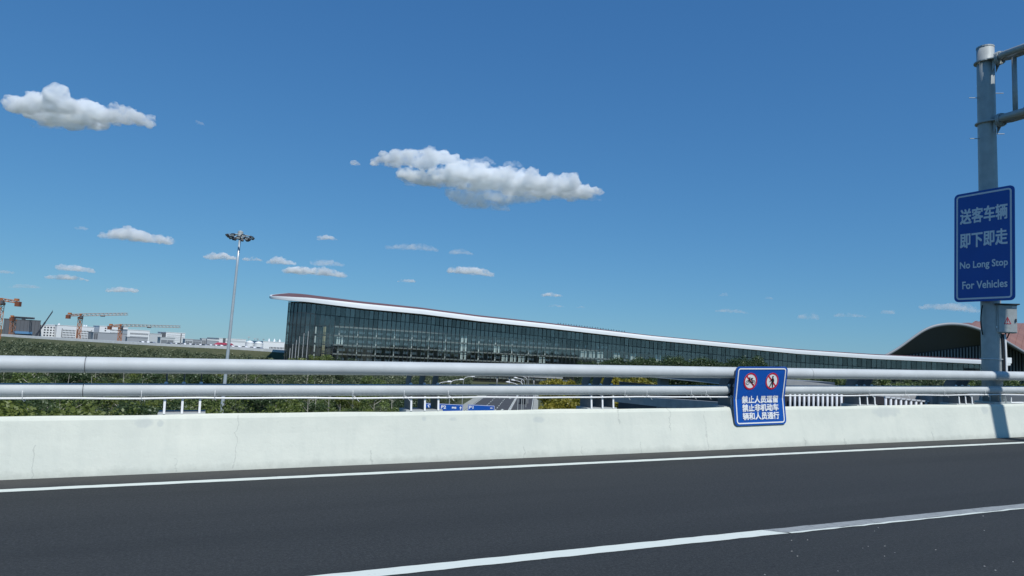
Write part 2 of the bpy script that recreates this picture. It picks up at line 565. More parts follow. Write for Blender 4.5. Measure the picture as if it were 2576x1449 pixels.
# concrete parapet
cracks = [(0.42, 0.02, 0.62, 0.0045, 0), (-1.55, 0.0, 0.34, 0.006, 1), (2.02, 0.0, 0.17, 0.008, 2), (4.1, 0.0, 0.15, 0.008, 3),
          (7.2, 0.0, 0.58, 0.006, 4), (6.55, 0.3, 0.63, 0.008, 5), (5.65, 0.42, 0.62, 0.012, 6), (5.0, 0.0, 0.12, 0.009, 7),
          (9.2, 0.0, 0.14, 0.010, 8), (12.3, 0.0, 0.16, 0.014, 9), (10.1, 0.0, 0.10, 0.012, 10), (6.0, 0.0, 0.16, 0.009, 11), (-0.2, 0.0, 0.16, 0.005, 12)]
patches = [(-0.55, 0.55, 0.10, 0.06), (-0.38, 0.535, 0.035, 0.04), (3.1, 0.53, 0.05, 0.03), (4.35, 0.50, 0.10, 0.045), (11.2, 0.53, 0.36, 0.10),
           (13.9, 0.52, 0.10, 0.08), (2.7, 0.54, 0.03, 0.03), (-3.2, 0.40, 0.2, 0.07)]
M_par = parapet_material(cracks, patches)
pp = MB()
prof = [(8.885, -0.02), (8.885, 0.0), (8.905, 0.10), (8.965, 0.40), (8.998, 0.585), (9.012, 0.615), (9.04, 0.633), (9.38, 0.592), (9.42, 0.575), (9.44, 0.55), (9.44, -0.4), (9.51, -0.42), (9.51, -1.15), (9.2, -1.15), (9.2, -0.02)]
rows = []
NS = 400
for i in range(NS + 1):
    s = S0 + (S1 - S0) * i / NS
    w = 0.004 * math.sin(s * 1.7) + 0.003 * math.sin(s * 4.1 + 1)
    rows.append([(s, t + (w * 0.5 if j < 6 else 0), h + (w if 4 < j < 9 else 0)) for j, (t, h) in enumerate(prof)])
pp.grid(rows, closed=True)
o = pp.build('concrete_parapet', M_par, smooth=False); o.matrix_world = BM(0, 0, 0)
tag(o, 'white painted concrete parapet with fine cracks along the raised road', 'parapet')

# ------------------------------------------------------------------ tubular railing on the parapet
T1, H1, R1 = 8.985, 1.185, 0.088
T2, H2, R2 = 9.10, 0.905, 0.073
rail = thing('tubular_railing', 'pale grey steel railing of two tubes on the white concrete parapet', 'railing', matrix=BM(0, 0, 0))
def tube_piece(name, s0, s1, t, h, r, round0=False, round1=False, n=24):
    pts, rs = [], []
    def cap(sgn, s):
        return [(s + sgn * 0.07 * math.sin(a), r * (0.62 + 0.38 * math.cos(a))) for a in [math.pi / 2 * k / 5 for k in range(5, -1, -1)]]
    if round0:
        for (s, q) in cap(-1, s0 + 0.07): pts.append((s, t, h)); rs.append(q)
    else:
        pts += [(s0, t, h), (s0 + 0.004, t, h), (s0 + 0.02, t, h)]; rs += [r * 0.965, r, r]
    if round1:
        for (s, q) in reversed(cap(1, s1 - 0.07)): pts.append((s, t, h)); rs.append(q)
    else:
        pts += [(s1 - 0.02, t, h), (s1 - 0.004, t, h), (s1, t, h)]; rs += [r, r, r * 0.965]
    mb = MB(); mb.tube(pts, rs, n)
    return mb.build(name, M_steel, rail, smooth=True)
j1 = on_wall(216, 915, T1)[0]
j2 = on_wall(210, 985, T2)[0]
for a, b in ((S0, j1 - 10.8), (j1 - 10.79, j1 - 0.004), (j1 + 0.004, 9.4), (9.408, 20.2), (20.21, 60)):
    tube_piece('upper_tube', a, b, T1, H1, R1)
gap0 = on_wall(1833, 985, T2)[0]
tube_piece('lower_tube', S0, j2 - 10.8, T2, H2, R2)
tube_piece('lower_tube', j2 - 10.79, j2 - 0.004, T2, H2, R2)
tube_piece('lower_tube', j2 + 0.004, gap0, T2, H2, R2, round1=True)
tube_piece('lower_tube', gap0 + 0.42, 20.2, T2, H2, R2, round0=True)
tube_piece('lower_tube', 20.21, 60, T2, H2, R2)
for (s, t, h, r) in ((j1, T1, H1, R1), (j2, T2, H2, R2)):
    mb = MB(); mb.tube([(s - 0.09, t, h), (s + 0.09, t, h)], r - 0.006, 24)
    mb.build('tube_sleeve', M_post, rail, smooth=True)
# post plates: three at each station, sunlit front edges put into a white strip
def post_mesh():
    web, edge = MB(), MB()
    prof_f = [(9.075, 0.636), (9.085, 0.74), (9.178, 0.85), (9.16, 1.0), (9.07, 1.12), (9.02, 1.19)]
    prof_b = [(9.40, 0.636), (9.40, 0.72), (9.395, 0.86), (9.36, 1.02), (9.26, 1.18), (9.14, 1.25)]
    loop = [(0, t, h) for t, h in prof_f] + [(0, t, h) for t, h in reversed(prof_b)]
    web.prism(loop, (-0.006, 0, 0), (0.006, 0, 0))
    edge.prism([(-0.012, 9.062, 0.637), (0.012, 9.062, 0.637), (0.012, 9.074, 0.637), (-0.012, 9.074, 0.637)], (0, 0, 0), (0, 0.012, 0.185))
    return web.mesh('post_plate', M_post), edge.mesh('sunlit_edge', M_postedge)
pw, pe = post_mesh()
nub = MB(); nub.tube([(0, 9.13, 0.955), (0, 9.128, 0.99), (0, 9.127, 0.998)], [0.022, 0.020, 0.008], 8); nub_me = nub.mesh('bolt_cap', M_postedge)
plate = MB()
plate.box((0, 9.245, 0.616), (0.50, 0.34, 0.062))
pm = plate.mesh('base_plate', mat('grout_grey', (0.36, 0.38, 0.38), 0.7))
stations = [-13.67, -10.97, -8.27, -5.57, -2.87, -0.17, 2.73, 5.43, 7.92, 10.85, 13.48, 16.2, 18.9, 21.6]
for s in stations:
    for k in (-0.185, 0, 0.185):
        if abs(s - 7.92) < 0.01 and k < 0: k = -0.1
        w = inst('post_plate', pw, rail, (s + k, 0, 0))
        inst('sunlit_edge', pe, w)
        inst('bolt_cap', nub_me, w)
    inst('base_plate', pm, rail, (s, 0, 0))

# thin white conduit slung under the lower tube
con = thing('cable_conduit', 'thin white cable pipe tied beneath the lower railing tube', 'conduit', matrix=BM(0, 0, 0))
mb = MB(); pts = []
s = S0
while s < 40:
    sag = 0.004 * math.sin(s * 2.3) + 0.003 * math.sin(s * 5.1 + 2) + (0.006 if s < 0 else 0) - 0.002 * s * (s < 8)
    pts.append((s, 9.055, 0.811 + sag * 0.8)); s += 0.3
mb.tube(pts, 0.0115, 8)
mb.build('pipe', M_white, con, smooth=True)
def tie(s, loose=True):
    mb = MB()
    ring = [(s + 0.01 * math.sin(a), T2 + (R2 + 0.003) * math.sin(a) * 1.0, H2 - 0.02 + (R2 + 0.014) * math.cos(a) - 0.012) for a in [2 * math.pi * k / 22 for k in range(23)]]
    mb.tube(ring, 0.0035, 5, caps=False)
    if loose:
        mb.tube([(s, T2 - R2 - 0.004, 0.835), (s + 0.03, T2 - R2 - 0.02, 0.815), (s + 0.07, T2 - R2 - 0.02, 0.765)], 0.003, 5)
    mb.build('cable_tie', M_white, con)
for x in (63, 543, 360): tie(on_wall(x, 985, T2)[0], False)
for x in (887, 1015, 1125, 1567, 1622, 1733, 1770, 2180, 2270, 2368, 2470): tie(on_wall(x, 985, T2)[0])

# ------------------------------------------------------------------ folded blue notice board on the railing
bs0, _ = on_wall(1851, 1000, 8.885); bs1, _ = on_wall(1981, 1000, 8.885)
_, bh1 = on_wall(1915, 922, 8.885); _, bh0 = on_wall(1915, 1070, 8.885)
BWD, BHT = bs1 - bs0, bh1 - bh0
board = thing('notice_board', 'folded blue notice board with no-cycling and no-walking symbols on the railing', 'sign',
              matrix=BM((bs0 + bs1) / 2, 8.885, (bh0 + bh1) / 2))
vfold = -BHT * 0.055
def bmap(u, v, w):
    d = max(0.0, 1 - abs(v - vfold) / (BHT * 0.5)) * (0.058 + 0.006 * u / (BWD / 2))
    lean = -0.040 * (v / (BHT / 2)) 
    return (u - 0.055 * v, -w + d + lean, v + 0.012 * u)
fl = Flat(bmap)
def split_panel(pts_w, pts_h, r, z, m, name, back=None):
    loop = rrect(pts_w, pts_h, r, 6)
    top = [p for p in loop if p[1] > vfold]; bot = [p for p in loop if p[1] < vfold]
    top = sorted(top, key=lambda p: math.atan2(p[1] - vfold, p[0])); bot = sorted(bot, key=lambda p: math.atan2(p[1] - vfold, p[0]))
    f = Flat(bmap)
    f.poly([(pts_w / 2, vfold)] + top + [(-pts_w / 2, vfold)], z)
    f.poly([(-pts_w / 2, vfold)] + bot + [(pts_w / 2, vfold)], z)
    return f
f = split_panel(BWD, BHT, 0.07, 0.0, M_blue, 'panel')
f.build('panel', M_blue, board)
f = split_panel(BWD, BHT, 0.07, -0.018, M_back, 'back_panel')
f.build('back_panel', M_back, board)
f = Flat(bmap)
loop = rrect(BWD, BHT, 0.07, 6)
for i in range(len(loop)):
    a, b = loop[i], loop[(i + 1) % len(loop)]
    segs = [(a, b)]
    if (a[1] - vfold) * (b[1] - vfold) < 0:
        q = (a[0], vfold); segs = [(a, q), (q, b)]
    for p, q in segs:
        f.mb.add([bmap(p[0], p[1], 0), bmap(q[0], q[1], 0), bmap(q[0], q[1], -0.018), bmap(p[0], p[1], -0.018)], [(0, 1, 2, 3)])
f.build('panel_edge', M_back, board)
f = Flat(bmap); rframe(f, BWD - 0.075, BHT - 0.05, 0.05, 0.02, 0.005, split=vfold); f.build('border', M_signwhite, board)
cvp = BHT * 0.25
RP = 0.135
for cu, kind in ((-BWD * 0.215, 'bicycle'), (BWD * 0.205, 'walker')):
    f = Flat(bmap); f.disc(cu, cvp, RP, 0.005); d = f.build('symbol_disc', M_signwhite, board)
    f = Flat(bmap); f.ring(cu, cvp, RP * 0.82, RP, 0.008)
    f.stroke([(cu - RP * 0.62, cvp + RP * 0.62), (cu + RP * 0.62, cvp - RP * 0.62)], RP * 0.19, 0.0075)
    f.build('prohibition_ring', M_red, d)
    f = Flat(bmap); z = 0.011
    if kind == 'bicycle':
        r = RP * 0.27
        wl, wr = (cu - RP * 0.42, cvp - RP * 0.14), (cu + RP * 0.44, cvp - RP * 0.14)
        f.ring(*wl, r * 0.78, r, z, 20); f.ring(*wr, r * 0.78, r, z, 20)
        seat, bar, crank = (cu + RP * 0.17, cvp + RP * 0.27), (cu - RP * 0.2, cvp + RP * 0.29), (cu + RP * 0.03, cvp - RP * 0.14)
        sw = RP * 0.075
        f.stroke([wl, bar], sw, z + 0.0003); f.stroke([bar, seat], sw, z + 0.0005); f.stroke([(bar[0] - RP * 0.03, bar[1] - RP * 0.08), crank], sw, z + 0.0007)
        f.stroke([seat, crank], sw, z + 0.0009); f.stroke([crank, wr], sw, z + 0.0011); f.stroke([wr, (seat[0], seat[1] - RP * 0.06)], sw, z + 0.0013)
        f.stroke([(bar[0] - RP * 0.06, bar[1] + RP * 0.12), (bar[0] + RP * 0.1, bar[1] + RP * 0.16)], sw, z + 0.0015)
        f.stroke([bar, (bar[0] + RP * 0.02, bar[1] + RP * 0.14)], sw, z + 0.0017)
        f.stroke([(seat[0] - RP * 0.12, seat[1] + RP * 0.08), (seat[0] + RP * 0.14, seat[1] + RP * 0.08)], sw * 1.3, z + 0.0019)
        f.build('bicycle_symbol', M_ink, d)
    else:
        f.disc(cu + RP * 0.05, cvp + RP * 0.52, RP * 0.115, z, 16)
        f.poly([(cu - RP * 0.10, cvp + RP * 0.34), (cu + RP * 0.16, cvp + RP * 0.36), (cu + RP * 0.14, cvp - RP * 0.10), (cu - RP * 0.08, cvp - RP * 0.10)], z + 0.0003)
        f.stroke([(cu - RP * 0.06, cvp + RP * 0.30), (cu - RP * 0.2, cvp + RP * 0.06), (cu - RP * 0.36, cvp - RP * 0.04)], RP * 0.1, z + 0.0005)
        f.stroke([(cu + RP * 0.12, cvp + RP * 0.30), (cu + RP * 0.24, cvp + RP * 0.1), (cu + RP * 0.22, cvp - RP * 0.1)], RP * 0.1, z + 0.0008)
        f.stroke([(cu - RP * 0.01, cvp - RP * 0.08), (cu - RP * 0.14, cvp - RP * 0.35), (cu - RP * 0.32, cvp - RP * 0.68)], RP * 0.14, z + 0.0011)
        f.stroke([(cu + RP * 0.06, cvp - RP * 0.08), (cu + RP * 0.1, cvp - RP * 0.4), (cu + RP * 0.14, cvp - RP * 0.72)], RP * 0.14, z + 0.0014)
        f.build('walker_symbol', M_ink, d)
for row, line in enumerate(('禁止人员逗留', '禁止非机动车', '辆和人员通行')):
    f = Flat(bmap)
    f.text(line, 0.005, BHT * (-0.065 - 0.140 * row), BWD * 0.70, BHT * 0.118, 0.006, bold=0.0042)
    f.build('lettering', M_signwhite, board)
for su in (-0.3, 0.3):
    mb = MB(); mb.box((su * BWD, 0.085, BHT * 0.30), (0.05, 0.05, 0.04))
    mb.build('bracket', M_galv, board)

# ------------------------------------------------------------------ sign gantry post at the right
PT = 9.255
ps, _ = on_wall(2497, 1000, PT)
pbase = B(ps, PT, 0.63)
ptop = at_y(2478.5, 122, pbase[1])
ax_n = -vN                                     # towards the carriageway
gan = thing('sign_gantry', 'tall galvanised steel gantry post with truss arm behind the railing', 'gantry', loc=pbase)
lp = lambda p: np.array(p) - pbase
pole_top = lp(ptop)
def pole_at(ypx):                              # point on the pole axis at picture height y
    k = (1000 - ypx) / (1000 - 122.0)
    return lp(B(ps, PT, 0.72)) * (1 - k) + pole_top * k
mb = MB()
n_ = 9
mb.tube([pole_top * i / n_ for i in range(n_ + 1)], [0.182 - 0.022 * i / n_ for i in range(n_ + 1)], 20)
pole = mb.build('pole', M_galv, gan, smooth=True)
mb = MB(); mb.tube([pole_top * 0.9995, pole_top * 1.0035], [0.166, 0.166], 20); mb.build('cap', M_galv, pole, smooth=False)
mb = MB(); mb.box((0, 0, 0.02), (0.52, 0.40, 0.04), (vD, vN, (0, 0, 1)))
for a in range(8):
    c, s_ = math.cos(a * math.pi / 4), math.sin(a * math.pi / 4)
    mb.prism([np.array((c * 0.2, s_ * 0.2, 0.04)), np.array((c * 0.24, s_ * 0.24, 0.04)), np.array((c * 0.2, s_ * 0.2, 0.24))], np.array((-s_, c, 0)) * 0.008, np.array((s_, -c, 0)) * 0.008)
mb.build('base_plate', M_galv, gan)
UPc, LOc = pole_at(160), pole_at(318)
for cpt in (UPc, LOc):
    mb = MB()
    mb.tube([cpt + np.array((0, 0, -0.012)), cpt + np.array((0, 0, 0.012))], [0.215, 0.215], 20)
    mb.prism([cpt + ax_n * 0.15 + vD * 0.2, cpt + ax_n * 0.27 + vD * 0.13, cpt + ax_n * 0.27 - vD * 0.13, cpt + ax_n * 0.15 - vD * 0.2], (0, 0, -0.01), (0, 0, 0.01))
    mb.build('collar', M_galv, gan)
    mb = MB()
    for sd in (-0.06, 0.06):
        mb.prism([cpt + ax_n * 0.17 + vD * sd + np.array((0, 0, -0.26)), cpt + ax_n * 0.26 + vD * sd + np.array((0, 0, -0.10)), cpt + ax_n * 0.26 + vD * sd, cpt + ax_n * 0.17 + vD * sd], vD * -0.006, vD * 0.006)
    mb.build('gusset', M_galv, gan)
    mb = MB(); mb.tube([cpt + ax_n * 0.25, cpt + ax_n * 0.28], [0.14, 0.14], 16); mb.tube([cpt + ax_n * 0.284, cpt + ax_n * 0.314], [0.14, 0.14], 16)
    for a in range(8):
        e = cpt + 0.12 * (math.cos(a * math.pi / 4) * vD + math.sin(a * math.pi / 4) * np.array((0, 0, 1)))
        mb.tube([e + ax_n * 0.22, e + ax_n * 0.345], [0.012, 0.012], 6)
    mb.build('flange', M_galv, gan)
ARM = 9.0
rise = np.array((0, 0, 0.012))
for nm, cpt, r in (('upper_chord', UPc, 0.066), ('lower_chord', LOc, 0.072)):
    for sd in (-0.115, 0.115):
        mb = MB(); mb.tube([cpt + ax_n * 0.31 + vD * sd * 0.45, cpt + ax_n * 0.42 + vD * sd, cpt + ax_n * ARM + rise * ARM + vD * sd], [r, r, r * 0.95], 16); mb.build(nm, M_galv, gan, smooth=True)
mb = MB(); mb.prism([LOc + ax_n * 0.6 + vD * -0.06, LOc + ax_n * 0.6 + vD * 0.06, LOc + ax_n * ARM + rise * ARM + vD * 0.06, LOc + ax_n * ARM + rise * ARM + vD * -0.06], (0, 0, 0), (0, 0, 0.02)); mb.build('shadow_plate', M_galv, gan)  # plate added between the lower chords to fill the arm's shadow
mb = MB(); mb.prism([UPc + ax_n * 0.6 + vD * -0.06, UPc + ax_n * 0.6 + vD * 0.06, UPc + ax_n * ARM + rise * ARM + vD * 0.06, UPc + ax_n * ARM + rise * ARM + vD * -0.06], (0, 0, 0), (0, 0, 0.02)); mb.build('shadow_plate', M_galv, gan)  # second added plate, keeps the upper chords' shadow solid
k = 0
a_ = 0.50
while a_ < ARM:
    mb = MB(); mb.tube([LOc + ax_n * a_ + vD * 0.115, UPc + ax_n * a_ + vD * 0.115], [0.048, 0.048], 10); mb.build('strut', M_galv, gan, smooth=True)
    b_ = min(a_ + 1.35, ARM - 0.05)
    if b_ - a_ > 0.4:
        mb = MB(); mb.tube([LOc + ax_n * (a_ + 0.06) + vD * 0.115, UPc + ax_n * (b_ - 0.06) + vD * 0.115], [0.042, 0.042], 10); mb.build('diagonal_brace', M_galv, gan, smooth=True)
    a_ += 1.35
# step bolts and cables on the pole
for ypx in (245, 350):
    for sgn in (-1, 1):
        c = pole_at(ypx - 6 * sgn)
        mb = MB(); mb.tube([c + cR * sgn * 0.16, c + cR * sgn * 0.36], [0.008, 0.008], 6); mb.build('step_bolt', M_galv, gan)
def pole_side(ypx, side, front):               # a point beside the pole as the driver sees it
    return pole_at(ypx) + cR0 * side - np.array(cF) * front
for dx, m_, r_ in ((0.10, M_black, 0.016), (0.155, M_white, 0.022), (0.125, M_black, 0.012)):
    pts = [pole_side(y, dx + 0.015 * math.sin((y - 840) / 60.0), 0.17) for y in range(842, 940, 12)]
    mb = MB(); mb.tube(pts, r_, 8); mb.build('cable', m_, gan, smooth=True)
pts = [pole_side(y, -0.20 - 0.04 * math.sin((y - 775) / 75 * math.pi), 0.05) for y in range(775, 851, 8)]
mb = MB(); mb.tube(pts, 0.012, 8); mb.build('cable', M_black, gan, smooth=True)
for y in (905,):
    mb = MB(); c = pole_at(y); mb.tube([c + 0.205 * np.array((math.cos(a), math.sin(a), 0)) for a in [2 * math.pi * i / 20 for i in range(21)]], 0.007, 5, caps=False); mb.build('cable_band', M_white, gan)
# the blue traffic sign on the gantry post
Yp = (pbase[1])
scen = None
e_az = rad(156)
eU = np.array((math.sin(e_az), math.cos(e_az), 0.0))
eW = np.array((-math.cos(e_az), math.sin(e_az), 0.0)); eW = eW if eW[1] < 0 else -eW
eV = np.array((0, 0, 1.0))
_c = pbase + pole_at(617) + eW * 0.30; _d = ray(2473.5, 617)
scen = CAM + _d * (((_c - CAM) @ eW) / (_d @ eW))
tl = rad(-0.5)
eU2 = math.cos(tl) * eU + math.sin(tl) * eV
eV2 = math.cos(tl) * eV - math.sin(tl) * eU
SWD, SHT = 1.17 * scen[1] / 13.8, 2.22 * scen[1] / 13.8
sg = thing('traffic_sign', 'tall blue traffic sign reading No Long Stop For Vehicles on the gantry post', 'sign', loc=scen)
smap = lambda u, v, w: tuple(eU2 * u + eV2 * v + eW * w)
mb = MB(); lo = rrect(SWD, SHT, 0.09)
mb.prism([np.array(smap(u, v, 0)) for u, v in lo], eW * -0.02, eW * 0.0)
mb.build('panel', M_blue, sg)
f = Flat(smap); rframe(f, SWD - 0.09, SHT - 0.09, 0.07, 0.035, 0.003); f.build('border', mat('border_grey', (0.72, 0.74, 0.77), 0.5), sg)
M_let = mat('sign_letter_grey', (0.80, 0.82, 0.84), 0.5)
for line, cv, wd, ht, bo in (('送客车辆', 0.282 * SHT, 0.78 * SWD, 0.135 * SHT, 0.008), ('即下即走', 0.06 * SHT, 0.78 * SWD, 0.135 * SHT, 0.008), ('No Long Stop', -0.175 * SHT, 0.79 * SWD, 0.080 * SHT, 0.004), ('For Vehicles', -0.35 * SHT, 0.74 * SWD, 0.066 * SHT, 0.004)):
    f = Flat(smap); f.text(line, 0.0 if 'V' not in line else 0.02, cv, wd, ht, 0.0035, bold=bo); f.build('lettering', M_let, sg)
for v in (-0.8, 0.8):
    mb = MB(); mb.box(eV * v - eW * 0.09, (0.44, 0.05, 0.12), (eU, eV, eW)); mb.build('clamp', M_galv, sg)

# electrical cabinet on the post
cc = CAM + ray(2533, 802) * ((Yp - 0.25) / ray(2533, 802)[1])
caz = rad(112)
kU = np.array((math.sin(caz), math.cos(caz), 0)); kW = np.array((math.cos(caz), -math.sin(caz), 0)); kV = np.array((0, 0, 1.0))
kW = kW if kW[1] < 0 else -kW
cab = thing('electrical_cabinet', 'grey steel electrical cabinet with red warning triangle on the gantry post', 'cabinet', loc=cc)
cmap = lambda u, v, w: tuple(kU * u + kV * v + kW * w)
CW, CH, CD = 0.34, 0.555, 0.24
mb = MB(); mb.box(cmap(0, 0, -CD / 2), (CW, CH, CD), (kU, kV, kW)); mb.build('case', M_box, cab)
mb = MB(); mb.box(cmap(0.01, 0, 0.012), (CW - 0.03, CH - 0.03, 0.02), (kU, kV, kW)); door = mb.build('door', M_box, cab)
mb = MB(); mb.box(cmap(0, CH / 2 + 0.012, -CD / 2 + 0.02), (CW + 0.07, 0.02, CD + 0.10), (kU, kV, kW)); mb.build('roof', M_dark, cab)
f = Flat(cmap); f.stroke([(-0.05, -0.10), (0.06, -0.10), (0.005, 0.03), (-0.05, -0.10)], 0.010, 0.026); f.build('warning_triangle', M_red, door)
f = Flat(cmap); f.stroke([(0.005, -0.005), (0.005, -0.06)], 0.012, 0.0262); f.disc(0.005, -0.085, 0.008, 0.0262, 8); f.build('warning_mark', M_red, door)
f = Flat(cmap); f.poly([(0.08, 0.215), (0.165, 0.215), (0.165, 0.25), (0.08, 0.25)], 0.0245); pl = f.build('name_plate', M_signwhite, door)
mb = MB(); mb.box(cmap(0.145, -0.03, 0.03), (0.02, 0.06, 0.02), (kU, kV, kW)); mb.build('latch', M_dark, door)
mb = MB(); mb.box(cmap(-CW / 2 - 0.005, -0.17, 0.0), (0.02, 0.04, 0.03), (kU, kV, kW)); mb.build('hinge', M_white, cab)
for u in (-0.10, 0.0, 0.06):
    mb = MB(); mb.tube([cmap(u, -CH / 2, -0.1), cmap(u * 0.5, -CH / 2 - 0.09, -0.12), cmap(-0.05, -CH / 2 - 0.2, -0.16)], 0.012, 6); mb.build('cable', M_black, cab)
mb = MB(); mb.box(cmap(-CW / 2 - 0.02, 0.05, -0.2), (0.2, 0.05, 0.06), (kU, kV, kW)); mb.build('mounting_bar', M_galv, cab)

# junction clip and cable lying on the parapet beside the post
jb = thing('cable_clip', 'small white cable clip lying on the parapet top by the gantry post', 'clip', matrix=BM(on_wall(2540, 1010, 9.2)[0], 9.1, 0.64))
mb = MB(); mb.box((0, 0, 0.012), (0.5, 0.05, 0.024)); mb.build('bar', M_white, jb)
mb = MB(); mb.box((-0.12, 0, 0.07), (0.02, 0.02, 0.1)); mb.build('stud', M_white, jb)
# ================================================================== MIDDLE DISTANCE
# ------------------------------------------------------------------ high mast light
def high_mast(name, label, base, height, r0, r1, ring, nlamp, seg=14):
    t = thing(name, label, 'lamp post', loc=base)
    mb = MB(); mb.tube([(0, 0, height * i / 6) for i in range(7)], [r0 + (r1 - r0) * i / 6 for i in range(7)], seg); mb.build('pole', M_mast, t, smooth=True)
    mb = MB()
    mb.tube([(ring * math.cos(a), ring * math.sin(a), height - 0.2) for a in [2 * math.pi * k / 24 for k in range(25)]], 0.05, 6, caps=False)
    for k in range(6):
        a = k * math.pi / 3
        mb.tube([(0, 0, height - 0.05), (ring * math.cos(a), ring * math.sin(a), height - 0.2)], 0.04, 6)
    rg = mb.build('lamp_ring', M_galv, t)
    mb = MB(); mb.tube([(0, 0, height - 0.5), (0, 0, height + 0.35), (0, 0, height + 0.5)], [0.35, 0.35, 0.1], 12); mb.build('head', M_galv, t)
    lm = MB()
    lm.prism([(-0.24, 0, -0.16), (0.24, 0, -0.16), (0.28, 0, 0.03), (0.18, 0, 0.14), (-0.18, 0, 0.14), (-0.28, 0, 0.03)], (0, -0.05, 0), (0, 0.22, 0.04))
    lmm = lm.mesh('floodlight', M_dark)
    gl = MB(); gl.box((0, 0.235, 0.0), (0.40, 0.01, 0.2)); glm = gl.mesh('lens', M_signwhite)
    for k in range(nlamp):
        a = 2 * math.pi * k / nlamp + 0.2
        rr = ring * (1.0 if k % 2 else 0.72)
        q = inst('floodlight', lmm, t, (rr * math.cos(a), rr * math.sin(a), height - 0.42 + (0.15 if k % 2 else -0.1)), (rad(-28), 0, a - math.pi / 2))
        inst('lens', glm, q)
    return t
YM = 90.0
mtop = at_y(608, 590, YM); mbot = at_y(573, 1035, YM)
high_mast('high_mast_light', 'tall silver floodlight mast left of the glass terminal building', (mtop[0] - 0.62, YM, 0), mtop[2], 0.26, 0.135, 1.52, 16).rotation_euler = (0, rad(0.9), 0)

# ------------------------------------------------------------------ the long glazed terminal building
M_mull = mat('mullion_dark', (0.035, 0.042, 0.048), 0.5)
M_glass = glass_material('curtain_glass', (0.90, 0.93, 0.92), 0.085, (0.86, 0.87, 0.87))
M_fascia = mat('fascia_white', (0.80, 0.84, 0.85), 0.45, 0.0, var=0.02, scale=0.2)
M_roofbr = mat('roof_brown', (0.16, 0.075, 0.065), 0.6, var=0.1, scale=0.15)
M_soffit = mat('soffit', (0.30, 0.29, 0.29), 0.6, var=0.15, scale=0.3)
M_slab = mat('floor_slab', (0.40, 0.42, 0.42), 0.7)
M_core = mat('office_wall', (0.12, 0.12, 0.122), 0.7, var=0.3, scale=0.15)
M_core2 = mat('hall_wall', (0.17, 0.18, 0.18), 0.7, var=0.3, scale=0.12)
M_blind = mat('blind_white', (0.72, 0.74, 0.73), 0.6)
M_bright = mat('lit_panel', (0.85, 0.92, 0.90), 0.5)  # lit windows and soffit lamps imitated by a pale colour
M_ochre = mat('ochre_panel', (0.40, 0.36, 0.22), 0.6)

def resample(P, step):
    P = np.array(P, float)
    L = np.r_[0, np.cumsum(np.linalg.norm(np.diff(P, axis=0), axis=1))]
    n = int(L[-1] / step)
    q = np.linspace(0, L[-1], n + 1)
    return np.stack([np.interp(q, L, P[:, i]) for i in range(P.shape[1])], 1)
def smooth_curve(P, it=3):
    P = np.array(P, float)
    for _ in range(it):                        # corner cutting
        Q = [P[0]]
        for i in range(len(P) - 1):
            Q += [P[i] * 0.75 + P[i + 1] * 0.25, P[i] * 0.25 + P[i + 1] * 0.75]
        Q.append(P[-1]); P = np.array(Q)
    return P
pl_px = [(735, 352), (770, 344), (851, 347), (1000, 360), (1225, 384), (1450, 396), (1700, 400), (2000, 392), (2250, 378), (2478, 362)]
plan = [(-100.0, 398.0), (-108.6, 372.0), (-111.2, 356.0), (-110.0, 348.3)] + [tuple(ground_xy(x, Y)[:2]) for x, Y in pl_px[1:]]
plan = resample(smooth_curve(plan), 2.35)
def px_of(X, Y):
    return 1288 + FPX * X / Y                    # close enough near the horizon
roof_x = [640, 680, 780, 924, 1067, 1210, 1375, 1647, 2012, 2200, 2477, 2600]
roof_a = [117, 117, 117, 109, 102.5, 91.5, 83, 66, 50.5, 48, 49.5, 50]
def roof_top(X, Y):
    return CAM_Z + np.interp(px_of(X, Y), roof_x, roof_a) * (Y - 6) / FPX
def fascia_h(X, Y):
    return np.interp(px_of(X, Y), [680, 780, 1000, 1400, 2477], [2.5, 2.7, 2.45, 2.35, 2.1])
tm = thing('glass_terminal', 'long dark glazed building with sweeping white roof edge behind the railing', 'building', loc=(plan[len(plan) // 3][0], plan[len(plan) // 3][1], 0))
T0 = np.array(tm.location)
def nrm(i, P=plan):
    a, b = P[max(i - 1, 0)], P[min(i + 1, len(P) - 1)]
    d = (b - a) / np.linalg.norm(b - a)
    return d, np.array((d[1], -d[0]))            # along, outwards (towards the road)
FLOORS = [2.3, 6.75, 11.2, 15.65, 20.1, 24.55]
NB = len(plan) - 1
def glass_top(i):
    X, Y = plan[i]
    return roof_top(X, Y) - fascia_h(X, Y) + 0.25
panes = []
mull_unit = {}
cands = []
for i in range(NB):
    a, b = plan[i], plan[i + 1]
    zt = (glass_top(i) + glass_top(i + 1)) / 2
    trans = zt - 4.7 + 0.0
    px = px_of(*plan[i])
    # rows of glass in this bay
    lv = [0.0] + [z for z in FLOORS if z < trans - 1.5] + [trans, zt]
    if px < 830: lv = [0.0, 4.5, 9.0, 14.0, 19.0, 24.0, trans, zt] if trans > 25.5 else [0.0, 5, 10, 15, 20, trans, zt]
    for j in range(len(lv) - 1):
        zc = (lv[j] + lv[j + 1]) / 2
        vis = zc > 12.2 or (px > 1195 and 3.0 < zc < 6.5 and px < 1390) or (px > 1500 and zc > 11.5)
        cands.append((vis, (lv[j + 1] - lv[j]), i, lv[j], lv[j + 1]))
order = sorted(range(len(cands)), key=lambda k: (-int(cands[k][0]), -float(cands[k][1])))
single = set(order[:300])
rest = MB()
unit = MB(); unit.box((0, 0, 0.5), (1, 0.03, 1)); unit_me = unit.mesh('pane', M_glass)
